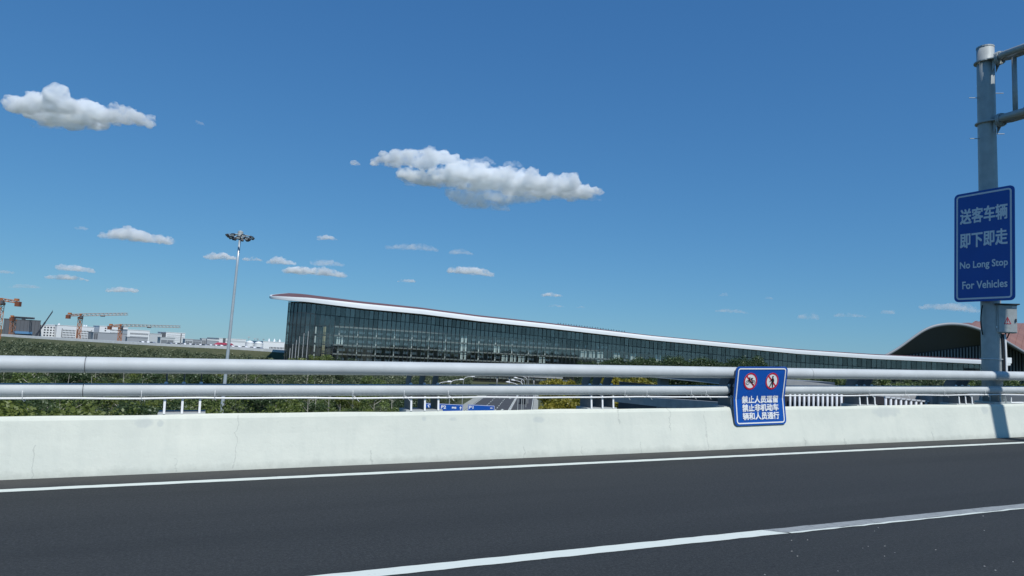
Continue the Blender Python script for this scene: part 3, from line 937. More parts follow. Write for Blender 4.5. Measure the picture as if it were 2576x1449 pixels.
for k, (vis, h, i, z0, z1) in enumerate(cands):
    a, b = plan[i], plan[i + 1]
    d = (b - a); L = np.linalg.norm(d); d = d / L
    c = (a + b) / 2
    if k in single:
        inst('pane', unit_me, tm, (c[0] - T0[0], c[1] - T0[1], z0 + 0.06), (0, 0, math.atan2(d[1], d[0])), (L - 0.14, 1, z1 - z0 - 0.12))
    else:
        rest.box((c[0] - T0[0], c[1] - T0[1], (z0 + z1) / 2), (L - 0.14, 0.03, z1 - z0 - 0.12), ((d[0], d[1], 0), (-d[1], d[0], 0), (0, 0, 1)))
tag(rest.build('small_panes', M_glass, tm), kind='stuff')
# mullions, one per bay line
mu = MB(); mu.box((0, 0, 0.5), (0.17, 0.34, 1)); mu_me = mu.mesh('mullion', M_mull)
for i in range(NB + 1):
    d, n = nrm(i)
    wide = 1.0 if i % 4 else 1.35
    inst('mullion', mu_me, tm, (plan[i][0] + n[0] * 0.1 - T0[0], plan[i][1] + n[1] * 0.1 - T0[1], 0), (0, 0, math.atan2(d[1], d[0])), (wide, 1, glass_top(i)))
def sweep(i0, i1, zf, offs, hh, dd, name, m, parent):
    mb = MB(); rows = []
    for i in range(i0, i1 + 1):
        d, n = nrm(i)
        p = plan[i] + n * offs - T0[:2]
        z = zf(i)
        rows.append([(p[0] + n[0] * dd / 2, p[1] + n[1] * dd / 2, z - hh / 2), (p[0] + n[0] * dd / 2, p[1] + n[1] * dd / 2, z + hh / 2),
                     (p[0] - n[0] * dd / 2, p[1] - n[1] * dd / 2, z + hh / 2), (p[0] - n[0] * dd / 2, p[1] - n[1] * dd / 2, z - hh / 2)])
    if len(rows) < 2: return None
    mb.grid(rows, closed=True)
    mb.add([rows[0][0], rows[0][1], rows[0][2], rows[0][3]], [(0, 1, 2, 3)])
    mb.add([rows[-1][0], rows[-1][1], rows[-1][2], rows[-1][3]], [(0, 1, 2, 3)])
    return mb.build(name, m, parent)
sweep(0, NB, lambda i: glass_top(i) - 4.7, 0.12, 0.30, 0.38, 'transom', M_mull, tm)
idx = lambda px: int(np.argmin([abs(px_of(*p) - px) if (p[1] < 352 or p[0] > -85) else 9e9 for k, p in enumerate(plan)]))
i_atr = idx(845)
for z in FLOORS:
    ok = [i for i in range(NB + 1) if z < glass_top(i) - 6.0]
    if not ok: continue
    e = max(ok)
    sweep(0, e, lambda i: z, 0.10, 0.18, 0.30, 'transom', M_mull, tm)
    if e > i_atr:
        sweep(i_atr, e, lambda i: z - 0.05, -3.2, 0.62, 5.0, 'floor_slab', M_slab, tm)
# rooms behind the glass
sweep(i_atr, NB, lambda i: glass_top(i) / 2, -6.4, 0.0, 0.4, 'x', M_core, tm) if False else None
def wall_sweep(i0, i1, offs, z0f, z1f, m, name):
    mb = MB(); rows = []
    for i in range(i0, i1 + 1):
        d, n = nrm(i); p = plan[i] + n * offs - T0[:2]; q = plan[i] + n * (offs - 0.4) - T0[:2]
        rows.append([(p[0], p[1], z0f(i)), (p[0], p[1], z1f(i)), (q[0], q[1], z1f(i)), (q[0], q[1], z0f(i))])
    mb.grid(rows, closed=True)
    return mb.build(name, m, tm)
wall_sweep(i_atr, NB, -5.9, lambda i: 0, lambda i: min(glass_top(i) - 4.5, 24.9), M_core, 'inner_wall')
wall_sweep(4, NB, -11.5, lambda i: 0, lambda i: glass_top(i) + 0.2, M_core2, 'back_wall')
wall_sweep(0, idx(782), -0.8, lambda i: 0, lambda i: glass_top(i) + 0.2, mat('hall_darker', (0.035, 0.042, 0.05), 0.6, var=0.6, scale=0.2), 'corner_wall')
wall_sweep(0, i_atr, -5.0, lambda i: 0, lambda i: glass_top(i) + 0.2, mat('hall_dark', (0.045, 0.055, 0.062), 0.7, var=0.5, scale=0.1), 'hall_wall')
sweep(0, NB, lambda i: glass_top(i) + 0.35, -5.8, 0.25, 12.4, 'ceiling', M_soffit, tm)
bl = MB(); bl.box((0, 0, 0), (1.25, 0.08, 1.25)); bl_me = bl.mesh('interior_window', M_blind)
pr = MB(); pr.box((0, 0, 0), (0.55, 0.5, 3.6)); pr_me = pr.mesh('inner_pillar', M_blind)
bp = MB(); bp.box((0, 0, 0), (1.6, 0.08, 3.5)); bp_me = bp.mesh('lit_panel', M_bright)
oc = MB(); oc.box((0, 0, 0), (1.3, 0.4, 3.8)); oc_me = oc.mesh('ochre_panel', M_ochre)
rr = random.Random(3)
bright = {(2, idx(862)), (1, idx(1178)), (2, idx(1178)), (3, idx(1178)), (2, idx(1256)), (1, idx(1300)), (1, idx(1320)), (1, idx(1372)), (2, idx(1470)), (2, idx(1495)), (2, idx(1515)), (2, idx(1560)), (2, idx(1600)), (2, idx(1660)), (1, idx(1280)), (1, idx(1510))}
for fi, z in enumerate(FLOORS[1:-1]):
    for i in range(i_atr + 1, NB):
        if z > glass_top(i) - 8.5: break
        d, n = nrm(i); an = math.atan2(d[1], d[0])
        pxi = px_of(*plan[i])
        def put(me, off, zz, nm, al=0.0, sx=1.0, sz=1.0):
            p = plan[i] + n * off + d * al
            inst(nm, me, tm, (p[0] - T0[0], p[1] - T0[1], zz), (0, 0, an), (sx, 1, sz))
        if (fi, i) in bright:
            put(bp_me, -1.2, z + 2.05, 'lit_panel', 0.0)
            put(bp_me, -1.2, z + 2.05, 'lit_panel', 2.0, 0.6)
            continue
        if pxi < 1420:
            if i % 2 == 0:
                w = rr.uniform(0.8, 1.1)
                put(bl_me, -3.0, z + 2.1, 'interior_window', -0.75, w, rr.uniform(0.85, 1.1)); put(bl_me, -3.0, z + 2.1, 'interior_window', 0.75, w, rr.uniform(0.85, 1.1))
            if i % 4 == 1:
                put(pr_me, -2.4, z + 2.1, 'inner_pillar', 0.3)
        elif rr.random() < 0.14:
            put(bl_me, -3.2, z + 2.0, 'interior_window', 0.0, rr.uniform(0.6, 1.2), rr.uniform(0.8, 1.6))
# hall at the rounded left end: ochre panels, white fins outside
i_o = idx(822)
for z in FLOORS[1:5]:
    d, n = nrm(i_o); p = plan[i_o] + n * -3.0
    inst('ochre_panel', oc_me, tm, (p[0] - T0[0], p[1] - T0[1], z + 2.1), (0, 0, math.atan2(d[1], d[0])))
    i2 = idx(795); d, n = nrm(i2); p = plan[i2] + n * -3.5
    inst('inner_pillar', pr_me, tm, (p[0] - T0[0], p[1] - T0[1], z + 2.0), (0, 0, math.atan2(d[1], d[0])))
for k, (px, yt) in enumerate(((730, 876), (737, 865), (746, 855), (754, 846), (765, 838), (776, 833))):
    q = at_y(px, yt, 340.5)
    mb = MB(); mb.tube([(q[0] - T0[0], q[1] - T0[1], 0), (q[0] - T0[0], q[1] - T0[1], q[2])], [0.17, 0.13], 8)
    mb.build('fin_post', M_slab, tm)
# roof: fascia, soffit, brown roof skin
fas, sof, rf = [], [], []
path = []
tip = at_y(676, 747, 362)
# leading left edge: from the ridge behind, round the tip, then along the facade
ctrl = [(-126.9, 402.0), (-126.2, 384.0), (-124.6, 368.0), (-122.2, 357.5), (-118.5, 350.5), (-113.0, 346.0), (-104.0, 342.3)]
off = []
for i in range(idx(835), NB + 1):
    d, n = nrm(i); off.append(tuple(plan[i] + n * 6.0))
path = resample(smooth_curve(ctrl + off[::3] + [off[-1], tuple(np.array(off[-1]) + np.array((10.0, -2.0)))], 3), 3.0)
rows_f, rows_s, rows_r = [], [], []
ri = len(path)
for i, p in enumerate(path):
    d, n = nrm(i, path)
    X, Y = p
    zt = CAM_Z + np.interp(px_of(X, Y), roof_x, roof_a) * Y / FPX
    if Y > 352 and X < -100: zt = CAM_Z + 117 * 352 / FPX + (Y - 352) * 0.108
    hf = fascia_h(X, Y)
    hf *= np.interp(i, [0, 12, 18, 34], [0.3, 0.5, 0.62, 1.0])
    q = p - T0[:2]
    sec = [(-0.5, 0.03), (0.36, 0.0), (0.42, -0.12), (0.44, -hf * 0.5), (0.40, -hf * 0.95), (0.30, -hf), (-1.6, -hf)]
    rows_f.append([(q[0] + n[0] * a, q[1] + n[1] * a, zt + b) for a, b in sec])
    rows_s.append([(q[0] + n[0] * a, q[1] + n[1] * a, zt + b) for a, b in ((-1.6, -hf), (-6.2, -hf + 0.15), (-9.0, -hf + 0.6))])
    if i == 0:
        apex = at_y(726, 737.5, 402) - np.array((T0[0], T0[1], 0))
    hump = np.interp(px_of(X, Y), [640, 760, 924, 1210, 1500, 1560, 1700, 2477], [2.2, 2.0, 1.2, 0.95, 0.6, 0.2, 0.05, 0.0])
    s_ = (X - 3) * (1 + 34.0 / Y)
    rid = np.array((s_ - T0[0], Y + 34 - T0[1], CAM_Z + (zt - CAM_Z) * (1 + 34.0 / Y) + hump))
    w_ = np.clip((X + 112.0) / 16.0, 0, 1) if (Y < 352 or X > -80) else 0.0
    rid = apex * (1 - w_) + rid * w_
    st = np.array((q[0] - n[0] * 0.4, q[1] - n[1] * 0.4, zt - 0.02))
    rows_r.append([tuple(st * (1 - k_) + rid * k_ + np.array((0, 0, 0.5 * math.sin(k_ * math.pi) * w_))) for k_ in (0, 0.25, 0.5, 0.75, 1.0)])
MB().grid(rows_f).build('fascia', M_fascia, tm, smooth=True, sharp=35)
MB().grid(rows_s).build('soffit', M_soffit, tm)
MB().grid(rows_r).build('roof', M_roofbr, tm, smooth=True)
# small ventilator fins along part of the ridge
mb = MB()
for i in range(len(path)):
    if 1410 < px_of(*path[i]) < 1580 and path[i][1] < 420:
        for k in range(2):
            p = rows_r[i][2]
            mb.box((p[0] + k * 1.4, p[1], p[2] + 0.35), (0.4, 1.0, 0.5))
tag(mb.build('roof_vents', M_dark, tm), kind='stuff')
# soffit lamps, a broken row at the right, light put into the colour
so = MB(); so.box((0, 0, 0), (2.6, 0.5, 0.12)); so_me = so.mesh('soffit_panel', M_bright)
for i in range(0, len(path)):
    X, Y = path[i]; px = px_of(X, Y)
    if px > 1930 and rr.random() < 0.8:
        d, n = nrm(i, path); p = rows_s[i][1]
        inst('soffit_panel', so_me, tm, (p[0] + n[0] * 2.2, p[1] + n[1] * 2.2, p[2] - 0.18), (0, 0, math.atan2(d[1], d[0])))

# entrance bridge and canopy in front of the glazing, above the service road
eb = thing('entrance_canopy', 'grey entrance canopy low in front of the glazed building', 'canopy', loc=ground_xy(1330, 352))
mb = MB(); mb.box((0, 0, 5.2), (34, 10, 0.7)); mb.build('canopy_roof', M_conc, eb)
mb = MB(); mb.box((0, -4.9, 5.95), (33.6, 0.12, 0.8)); mb.build('canopy_rail', M_mull, eb)
for k in range(6):
    mb = MB(); mb.tube([(-15 + 6 * k, -3.5, 0), (-15 + 6 * k, -3.5, 4.84)], 0.35, 10); mb.build('column', M_conc, eb, smooth=True)

# ------------------------------------------------------------------ main terminal with the curved copper roof (right)
M_copper = bpy.data.materials.new('copper_roof'); M_copper.use_nodes = True
g = NG(M_copper); b = g.t.nodes['Principled BSDF']
tc = g.n('ShaderNodeTexCoord').outputs['Object']
mp = g.n('ShaderNodeMapping'); g.link(tc, mp.inputs[0]); mp.inputs['Scale'].default_value = (0.05, 0.6, 0.05)
c = g.mix(g.ramp(g.noise(mp.outputs[0], 1, 4), 0.35, 0.65), (0.27, 0.125, 0.085), (0.38, 0.19, 0.12))
g.link(c, b.inputs['Base Color']); b.inputs['Roughness'].default_value = 0.45; b.inputs['Metallic'].default_value = 0.25
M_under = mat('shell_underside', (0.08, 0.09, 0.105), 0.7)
M_rim = mat('shell_rim', (0.24, 0.27, 0.30), 0.5)
YT = 470.0
edge_px = [(2150, 925), (2190, 909), (2222.8, 893.5), (2256.5, 875.3), (2295, 846.8), (2321, 828.7), (2347, 817), (2381, 811.3), (2412, 811.8), (2438, 816), (2474, 828), (2516, 846), (2576, 882), (2640, 918), (2700, 940)]
E_ = smooth_curve([at_y(x, y, YT) for x, y in edge_px], 2)
mt = thing('curved_terminal', 'terminal hall with arched grey rim and copper coloured roof at the right', 'building', loc=(at_y(2400, 950, YT)[0], YT, 0))
O = np.array(mt.location)
rows, rim, und = [], [], []
zpk = at_y(2400, 811, YT)[2]
for p in E_:
    px = 1288 + FPX * p[0] / YT
    ye = 893.5 + 0.0524 * (px - 1288) - (p[2] - CAM_Z) * FPX / YT
    yb = np.interp(px, [2150, 2380, 2440, 2560, 2700], [ye + 4, ye + 2, 812.0, 813.0, 818.0]); yb = min(yb, ye + 4)
    q = p - O
    bk = at_y(px + 14, yb, YT + 110) - O
    rows.append([q] + [q * (1 - f_) + bk * f_ + np.array((0, 0, 2.0 * math.sin(f_ * math.pi) * (yb < ye - 6))) for f_ in (0.2, 0.45, 0.7, 1.0)])
    rim.append([q + np.array((0, 0, 0.05)), q + np.array((0, -0.8, -0.3)), q + np.array((0, -0.6, -1.8)), q + np.array((0, 0.6, -2.2))])
    wt = at_y(px, max(np.interp(px, [2150, 2222, 2285, 2474, 2505, 2530, 2576, 2700], [935, 905, 892, 867.5, 866, 872, 893, 952]), ye + 6), YT + 18) - O
    und.append([q + np.array((0, 0.6, -2.2)), (q + np.array((0, 0.6, -2.2))) * 0.5 + wt * 0.5 + np.array((0, 0, 0.8)), wt])
MB().grid(rows).build('roof', M_copper, mt, smooth=True)
MB().grid(rim).build('roof_rim', M_rim, mt, smooth=True)
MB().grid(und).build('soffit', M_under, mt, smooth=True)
# standing seams on the copper roof
for k in range(0, 40):
    f0 = 2430 + k * 8
    i = int(np.argmin([abs(1288 + FPX * p[0] / YT - f0) for p in E_]))
    a = rows[i]
    if k % 2 == 0:
        mb = MB(); mb.tube([np.array(a[j]) + np.array((0, 0, 0.12)) for j in range(5)], 0.22, 4); mb.build('roof_seam', M_copper, mt)
M_louv = mat('louvre_dark', (0.035, 0.042, 0.055), 0.6)
M_fin = mat('fin_grey', (0.20, 0.225, 0.25), 0.5)
def edge_z(X):
    return float(np.interp(X, [p[0] for p in E_], [p[2] for p in E_]))
wl = [[(u_[2][0], 18, 0), (u_[2][0], 18, max(u_[2][2], 1))] for u_ in und]
xs = [u_[2][0] + O[0] for u_ in und]
MB().grid(wl).build('louvre_wall', M_louv, mt)
fn = MB(); fn.box((0, 0, 0.5), (0.85, 0.7, 1)); fn_me = fn.mesh('fin', M_fin)
X = xs[0] + 2
while X < xs[-1]:
    z1 = float(np.interp(X - O[0], [w[1][0] for w in wl], [w[1][2] for w in wl]))
    inst('fin', fn_me, mt, (X - O[0], 17.2, 0), (0, 0, 0), (1, 1, z1 - 0.2))
    X += 2.15
# low white canopy end beside the gantry post
q0, q1 = at_y(2512, 900, 330), at_y(2549, 912, 330)
lc = thing('white_canopy', 'short white canopy slab just right of the gantry post', 'canopy', loc=(q0[0] + 3, 336, 0))
mb = MB(); mb.box(((q0[0] + q1[0]) / 2 - q0[0] - 3, 0, (q0[2] + q1[2]) / 2), (q1[0] - q0[0], 10, 2.6)); mb.build('slab', M_fascia, lc)
mb = MB(); mb.box(((q0[0] + q1[0]) / 2 - q0[0] - 3, 1, q1[2] / 2 - 1.4), (q1[0] - q0[0] - 1, 6, q1[2] - 2.8)); mb.build('wall', M_conc_d, lc)

# ================================================================== FAR LEFT: cranes, blocks, viaduct
M_bw = mat('block_white', (0.72, 0.75, 0.76), 0.6, var=0.03, scale=0.05)
M_bg = mat('block_grey', (0.30, 0.33, 0.36), 0.6, var=0.06, scale=0.05)
M_bd = mat('block_dark_grey', (0.105, 0.115, 0.13), 0.6, var=0.05, scale=0.05)
M_bp = mat('block_pale_grey', (0.46, 0.50, 0.52), 0.6, var=0.04, scale=0.05)
M_win = mat('far_window', (0.03, 0.035, 0.045), 0.3)
M_wing = mat('far_window_grey', (0.20, 0.22, 0.24), 0.3)
M_redroof = mat('red_roof', (0.42, 0.045, 0.075), 0.6)
def block(name, label, x0, x1, yt, Y, depth, m, skew=0.0, cat='building', roof_h=0.0, group=None):
    """A far building whose front runs from picture x0 to x1 with its top at yt; returns thing and mapper for its front."""
    xm = (x0 + x1) / 2
    skew = skew * 0.15 - (xm - 1288) / FPX * (x1 - x0) * Y / FPX * 1.02
    a, b = at_y(x0, yt, Y), at_y(x1, yt + (x1 - x0) * 0.0524, Y + skew)
    base = np.array(((a[0] + b[0]) / 2, (a[1] + b[1]) / 2, 0))
    t = thing(name, label, cat, loc=base, group=group)
    d = (b - a)[:2]; L = np.linalg.norm(d); d = d / L
    n = np.array((d[1], -d[0]))
    H = a[2]
    ax = ((d[0], d[1], 0), (-n[0], -n[1], 0), (0, 0, 1))
    mb = MB(); mb.box(np.array((-n[0] * depth / 2, -n[1] * depth / 2, H / 2)), (L, depth, H), ax); mb.build('wall', m, t)
    mb = MB(); mb.box(np.array((-n[0] * depth / 2, -n[1] * depth / 2, H + 0.25)), (L + 0.6, depth + 0.6, 0.5), ax); mb.build('roof_edge', m, t)
    def front(u, z, out=0.06):
        return np.array((d[0] * (u - 0.5) * L + n[0] * out, d[1] * (u - 0.5) * L + n[1] * out, z))
    t['_'] = 0; del t['_']
    return t, front, ax, L, H
def windows(t, front, ax, L, H, u0, u1, nu, z0, z1, nz, wf=0.6, hf=0.55, m=None, single=False, name='window'):
    m = m or M_win
    w = (u1 - u0) * L / nu * wf; h = (z1 - z0) / nz * hf
    mb = MB()
    me = None
    for j in range(nz):
        for i in range(nu):
            c = front(u0 + (u1 - u0) * (i + 0.5) / nu, z0 + (z1 - z0) * (j + 0.5) / nz)
            if single:
                if me is None:
                    q = MB(); q.box((0, 0, 0), (w, 0.15, h)); me = q.mesh(name, m)
                inst(name, me, t, c, (0, 0, math.atan2(ax[0][1], ax[0][0])))
            else:
                mb.box(c, (w, 0.15, h), ax)
    if not single:
        tag(mb.build('window_rows', m, t), kind='stuff')
def Z(x, y, Y): return at_y(x, y, Y)[2]

t, fr, ax, L, H = block('dark_hall', 'big dark grey windowless block at the far left behind the cranes', 10, 103, 802, 760, 60, M_bd, -60)
mb = MB(); mb.box(fr(0.55, H * 0.46, 0.8), (L * 0.5, 1.4, H * 0.10), ax); mb.build('blue_band', mat('blue_band', (0.10, 0.24, 0.42), 0.5), t)
for k in range(10):
    mb = MB(); mb.box(fr(0.05 + 0.1 * k, H * 0.5, 0.05), (0.15, 0.12, H * 0.98), ax); mb.build('cladding_joint', M_dark, t)
t, fr, ax, L, H = block('white_office', 'white office wing with black square windows beside the dark block', 104, 144, 818, 800, 30, M_bw, 0)
windows(t, fr, ax, L, H, 0.15, 0.92, 4, H - 15.5, H - 0.6, 5, 0.55, 0.5, single=True)
t, fr, ax, L, H = block('white_office_wing', 'long white office wing with rows of small windows behind the tall crane', 144, 237, 818, 806, 30, M_bw, 30)
windows(t, fr, ax, L, H, 0.16, 0.50, 9, H - 14.5, H - 4.0, 4, 0.55, 0.55)
windows(t, fr, ax, L, H, 0.60, 0.92, 8, H - 14.5, H - 4.0, 4, 0.55, 0.55)
for u in (0.14, 0.55, 0.94):
    mb = MB(); mb.box(fr(u, H - 9.5, 0.2), (L * (0.05 if u == 0.55 else 0.015), 0.4, 12.5), ax); mb.build('dark_bay', M_bd, t)
for u in (0.1, 0.78, 0.84):
    mb = MB(); mb.tube([fr(u, H, -6), fr(u, H + 2.2, -6)], 1.0, 8); mb.build('roof_tank', M_bw, t)
t, fr, ax, L, H = block('white_annex', 'small white annex with dark roof right of the white office', 233, 250, 836, 790, 20, M_bg, 0)
t, fr, ax, L, H = block('grey_workshop', 'low mid grey workshop hall in front of the second crane', 235, 320, 836, 690, 30, M_bg, -20)
for u in (0.05, 0.11): 
    mb = MB(); mb.box(fr(u, H / 2, 0.1), (1.4, 0.2, H * 0.9), ax); mb.build('dark_strip', M_bd, t)
t, fr, ax, L, H = block('white_laboratory', 'white block with two rows of windows behind the second crane', 251, 322, 820, 840, 30, M_bw, 10)
windows(t, fr, ax, L, H, 0.38, 0.98, 13, H - 9.0, H - 2.4, 2, 0.5, 0.45)
windows(t, fr, ax, L, H, 0.17, 0.25, 1, H - 6.5, H - 1.0, 2, 0.6, 0.5, single=True)
t, fr, ax, L, H = block('white_gallery', 'white low block with striped window bands right of the second crane', 321, 377, 829.5, 780, 25, M_bw, 20)
windows(t, fr, ax, L, H, 0.12, 0.95, 16, H - 9.5, H - 2.0, 2, 0.72, 0.5, m=M_wing)
t, fr, ax, L, H = block('grey_shed', 'long grey shed in front of the striped white block', 320, 372, 848, 660, 25, M_bg, -10)
t, fr, ax, L, H = block('pale_warehouse', 'pale grey warehouse between the striped block and the lattice block', 376, 408, 839, 800, 30, M_bp, 0)
t, fr, ax, L, H = block('lattice_block', 'white block with lattice facade and dark end wall right of the cranes', 418, 466, 836, 820, 30, M_bw, 25)
windows(t, fr, ax, L, H, 0.06, 0.76, 12, H - 14, H - 1.5, 6, 0.8, 0.42, m=M_bp)
windows(t, fr, ax, L, H, 0.82, 0.98, 3, H - 14, H - 1.5, 6, 0.8, 0.42, m=M_bp)
mb = MB(); mb.box(fr(0.79, H - 8, 0.25), (0.8, 0.4, 15), ax); mb.build('dark_bay', M_win, t)
mb = MB(); mb.box(fr(-0.08, H - 5.5, -4), (L * 0.14, 8, 10), ax); mb.build('end_tower', M_bd, t)
t, fr, ax, L, H = block('glass_showroom', 'low grey glazed pavilion in front of the lattice block', 404, 440, 849, 640, 20, M_bp, 0)
windows(t, fr, ax, L, H, 0.04, 0.93, 2, H - 8, H - 1.6, 1, 0.93, 0.9, m=M_wing, single=True)
for k, (x0, x1, yt, m) in enumerate(((466, 485, 853, M_bp), (485, 508, 855, M_bg), (508, 522, 852, M_bp))):
    t, fr, ax, L, H = block('glazed_pavilion', ['pale framed pavilion first right of the lattice block', 'grey glazed pavilion second right of the lattice block', 'pale stone pavilion just left of the banded hall'][k], x0, x1, yt, 700 + 20 * k, 20, m, 0)
    windows(t, fr, ax, L, H, 0.06, 0.94, 3, H - 9, H - 1.2, 1, 0.9, 0.92, m=M_wing, single=True)
t, fr, ax, L, H = block('banded_hall', 'dark banded hall left of the red roofs', 521, 551, 852.5, 740, 30, M_bg, 10)
mb = MB(); mb.box(fr(0.5, H - 0.9, 0.15), (L, 0.3, 1.1), ax); mb.build('white_band', M_bw, t)
mb = MB(); mb.box(fr(0.5, H - 7.5, 0.15), (L, 0.3, 1.1), ax); mb.build('white_band', M_bw, t)
t, fr, ax, L, H = block('cream_hall', 'long cream hall behind the red roofs and the light mast', 551, 619, 851, 860, 40, M_bw, 60)
windows(t, fr, ax, L, H, 0.18, 0.98, 20, H - 4.2, H - 1.0, 1, 0.8, 0.7, m=M_bp)
mb = MB(); mb.box(fr(0.19, H - 6, 0.3), (3, 0.6, 13), ax); mb.build('stair_tower', M_bd, t)
# red roofs
for k, (x0, x1, y0) in enumerate(((542, 556, 861.0), (554, 568, 862), (566, 582, 863))):
    Yr = 600 + 10 * k
    a, b = at_y(x0, y0, Yr), at_y(x1, y0, Yr)
    t = thing('red_roof_stand', ['red roofed stand, leftmost of the three', 'red roofed stand, middle of the three', 'red roofed stand nearest the light mast'][k], 'pavilion', loc=((a[0] + b[0]) / 2, Yr, 0), group='red roofed stands')
    w = (b[0] - a[0]) * 0.52; H = a[2]
    mb = MB(); mb.add([(-w, -7, H - 2.6), (w, -7, H - 2.6), (w * 0.7, 3, H), (-w * 0.7, 3, H), (w, 9, H - 2.6), (-w, 9, H - 2.6)], [(0, 1, 2, 3), (3, 2, 4, 5), (1, 4, 2), (0, 3, 5)])
    mb.build('roof', M_redroof, t)
    mb = MB(); mb.box((0, 1, (H - 2.7) / 2), (w * 1.85, 14, H - 2.7)); mb.build('wall', M_bw, t)
# white storage tents and vaulted tank roofs
for k, (x0, x1, y0) in enumerate(((624, 646, 856), (646, 669, 858))):
    Yr = 620
    a, b = at_y(x0 - 6, y0, Yr), at_y(x1 - 6, y0, Yr)
    t = thing('white_tank', ['white domed tank next to the light mast', 'white domed tank nearest the glass building'][k], 'tank', loc=((a[0] + b[0]) / 2, Yr, 0), group='white domed tanks')
    r = (b[0] - a[0]) * 0.48; H = a[2]
    mb = MB(); mb.tube([(0, 0, 0), (0, 0, H - 2.2)], [r, r], 20); mb.build('shell', M_bw, t, smooth=False)
    mb = MB(); mb.tube([(0, 0, H - 2.2), (0, 0, H - 1.2), (0, 0, H - 0.4), (0, 0, H)], [r * 1.02, r * 0.8, r * 0.45, 0.1], 20); mb.build('dome', M_bw, t, smooth=True)
t, fr, ax, L, H = block('long_white_depot', 'long white depot with roof vents beside the glass building', 662, 716, 859, 900, 60, M_bw, 40)
windows(t, fr, ax, L, H, 0.3, 0.98, 10, H - 8.5, H - 6.2, 1, 0.6, 0.9)
for u in (0.35, 0.6, 0.85):
    mb = MB(); mb.tube([fr(u, H, -8), fr(u, H + 2.0, -8), fr(u, H + 4.5, -8)], [1.4, 1.2, 0.1], 8); mb.build('roof_vent', M_bw, t)
t, fr, ax, L, H = block('grey_bridge_house', 'low flat grey block at the foot of the glass building', 694, 722, 891, 430, 30, M_bp, 0)

# thin distant light masts on the horizon
for k, (x, y) in enumerate(((626, 840), (641, 844), (648, 845), (663, 845.5), (678, 848), (699, 849.5), (688, 853))):
    Yr = 1300 + 60 * k
    p = at_y(x, y + 8, Yr)
    t = thing('distant_light_mast', 'thin distant light mast on the horizon, %s after the floodlight mast' % ORD[k], 'lamp post', loc=(p[0], Yr, 0), group='distant light masts')
    mb = MB(); mb.tube([(0, 0, 0), (0, 0, p[2])], [0.35, 0.25], 6); mb.build('pole', M_bg, t)
    mb = MB(); mb.box((0, 0, p[2]), (3.6, 1.2, 1.6)); mb.build('lamp_head', M_bp if k < 2 else M_bg, t)

# ---- tower cranes
def lattice(mb, a, b, w, n, r=0.18, axes=None):
    a, b = np.array(a, float), np.array(b, float)
    d = (b - a); L = np.linalg.norm(d); d /= L
    u = np.cross(d, [0, 0, 1] if abs(d[2]) < 0.9 else [0, 1, 0]); u /= np.linalg.norm(u)
    v = np.cross(d, u)
    cs = [(1, 1), (1, -1), (-1, -1), (-1, 1)]
    P = lambda k, c: a + d * L * k / n + (u * c[0] + v * c[1]) * w / 2
    for c in cs: mb.tube([P(0, c), P(n, c)], r, 4)
    for k in range(n):
        for i in range(4):
            c0, c1 = cs[i], cs[(i + 1) % 4]
            mb.tube([P(k, c0), P(k + 1, c1)] if (k + i) % 2 else [P(k, c1), P(k + 1, c0)], r * 0.65, 3, caps=False)
            mb.tube([P(k, c0), P(k, c1)], r * 0.6, 3, caps=False)
def tower_crane(label, xb, yb, xt, yt, Y, jib_tip, jib_Y, counter, counter_Y, mw=2.2, jw=1.8, mats=(M_crane, M_crane_p)):
    top = at_y(xt, yt, Y); base = np.array((top[0], Y, 0))
    t = thing('tower_crane', label, 'crane', loc=base, group='orange tower cranes')
    H = top[2]
    mb = MB(); lattice(mb, (0, 0, 0), (0, 0, H - 2.6), mw, max(8, int(H / 2.4)), 0.22); mb.build('mast', mats[0], t)
    mb = MB(); mb.box((0, 0, H - 1.9), (mw * 1.3, mw * 1.3, 1.6)); mb.tube([(0, 0, H - 1.2), (0, 0, H + 1.6)], [0.9, 0.5], 8); mb.build('slewing_unit', mats[0], t)
    mb = MB(); mb.box((mw * 0.9, -mw * 0.8, H - 1.0), (1.5, 1.8, 2.0)); mb.build('cab', M_bd, t)
    j = at_y(*jib_tip, jib_Y) - base
    st = np.array((0, 0, H + 0.6))
    n = max(10, int(np.linalg.norm(j - st) / 2.6))
    mb = MB(); lattice(mb, st, j, jw, n, 0.17); jib = mb.build('jib', mats[1], t)
    mid = st * 0.55 + j * 0.45
    mb = MB(); mb.box(mid - np.array((0, 0, jw * 0.75)), (3.0, 1.6, 0.9)); mb.build('trolley', M_bd, jib)
    c = at_y(*counter, counter_Y) - base
    mb = MB(); lattice(mb, st, c, jw * 0.8, 6, 0.19); cj = mb.build('counter_jib', mats[0], t)
    mb = MB(); mb.box(c + np.array((0, 0, -1.2)), (2.6, 2.4, 2.9)); mb.build('counterweight', mat('crane_rust', (0.20, 0.07, 0.035), 0.6), cj)
    mb = MB(); mb.box(c * 0.9 + st * 0.1 + np.array((0, 0, 1.3)), (2.2, 1.6, 1.3)); mb.build('winch', mats[0], cj)
    return t
tower_crane('tall orange tower crane with long jib in front of the white office', 193, 850, 203, 794, 560, (320, 790), 620, (172, 793), 545)
tower_crane('orange tower crane with pale jib in front of the grey workshop', 301, 858, 304, 820, 600, (452, 822), 680, (276, 821), 590)
tower_crane('orange tower crane cut by the left picture edge with its counter-jib in view', 0, 840, 3, 756, 430, (-120, 760), 480, (46, 760), 425, mw=2.6)
tower_crane('small orange tower crane in front of the dark grey block', 28, 845, 34, 800, 640, (85, 801), 800, (30, 799), 610, mw=3.0)

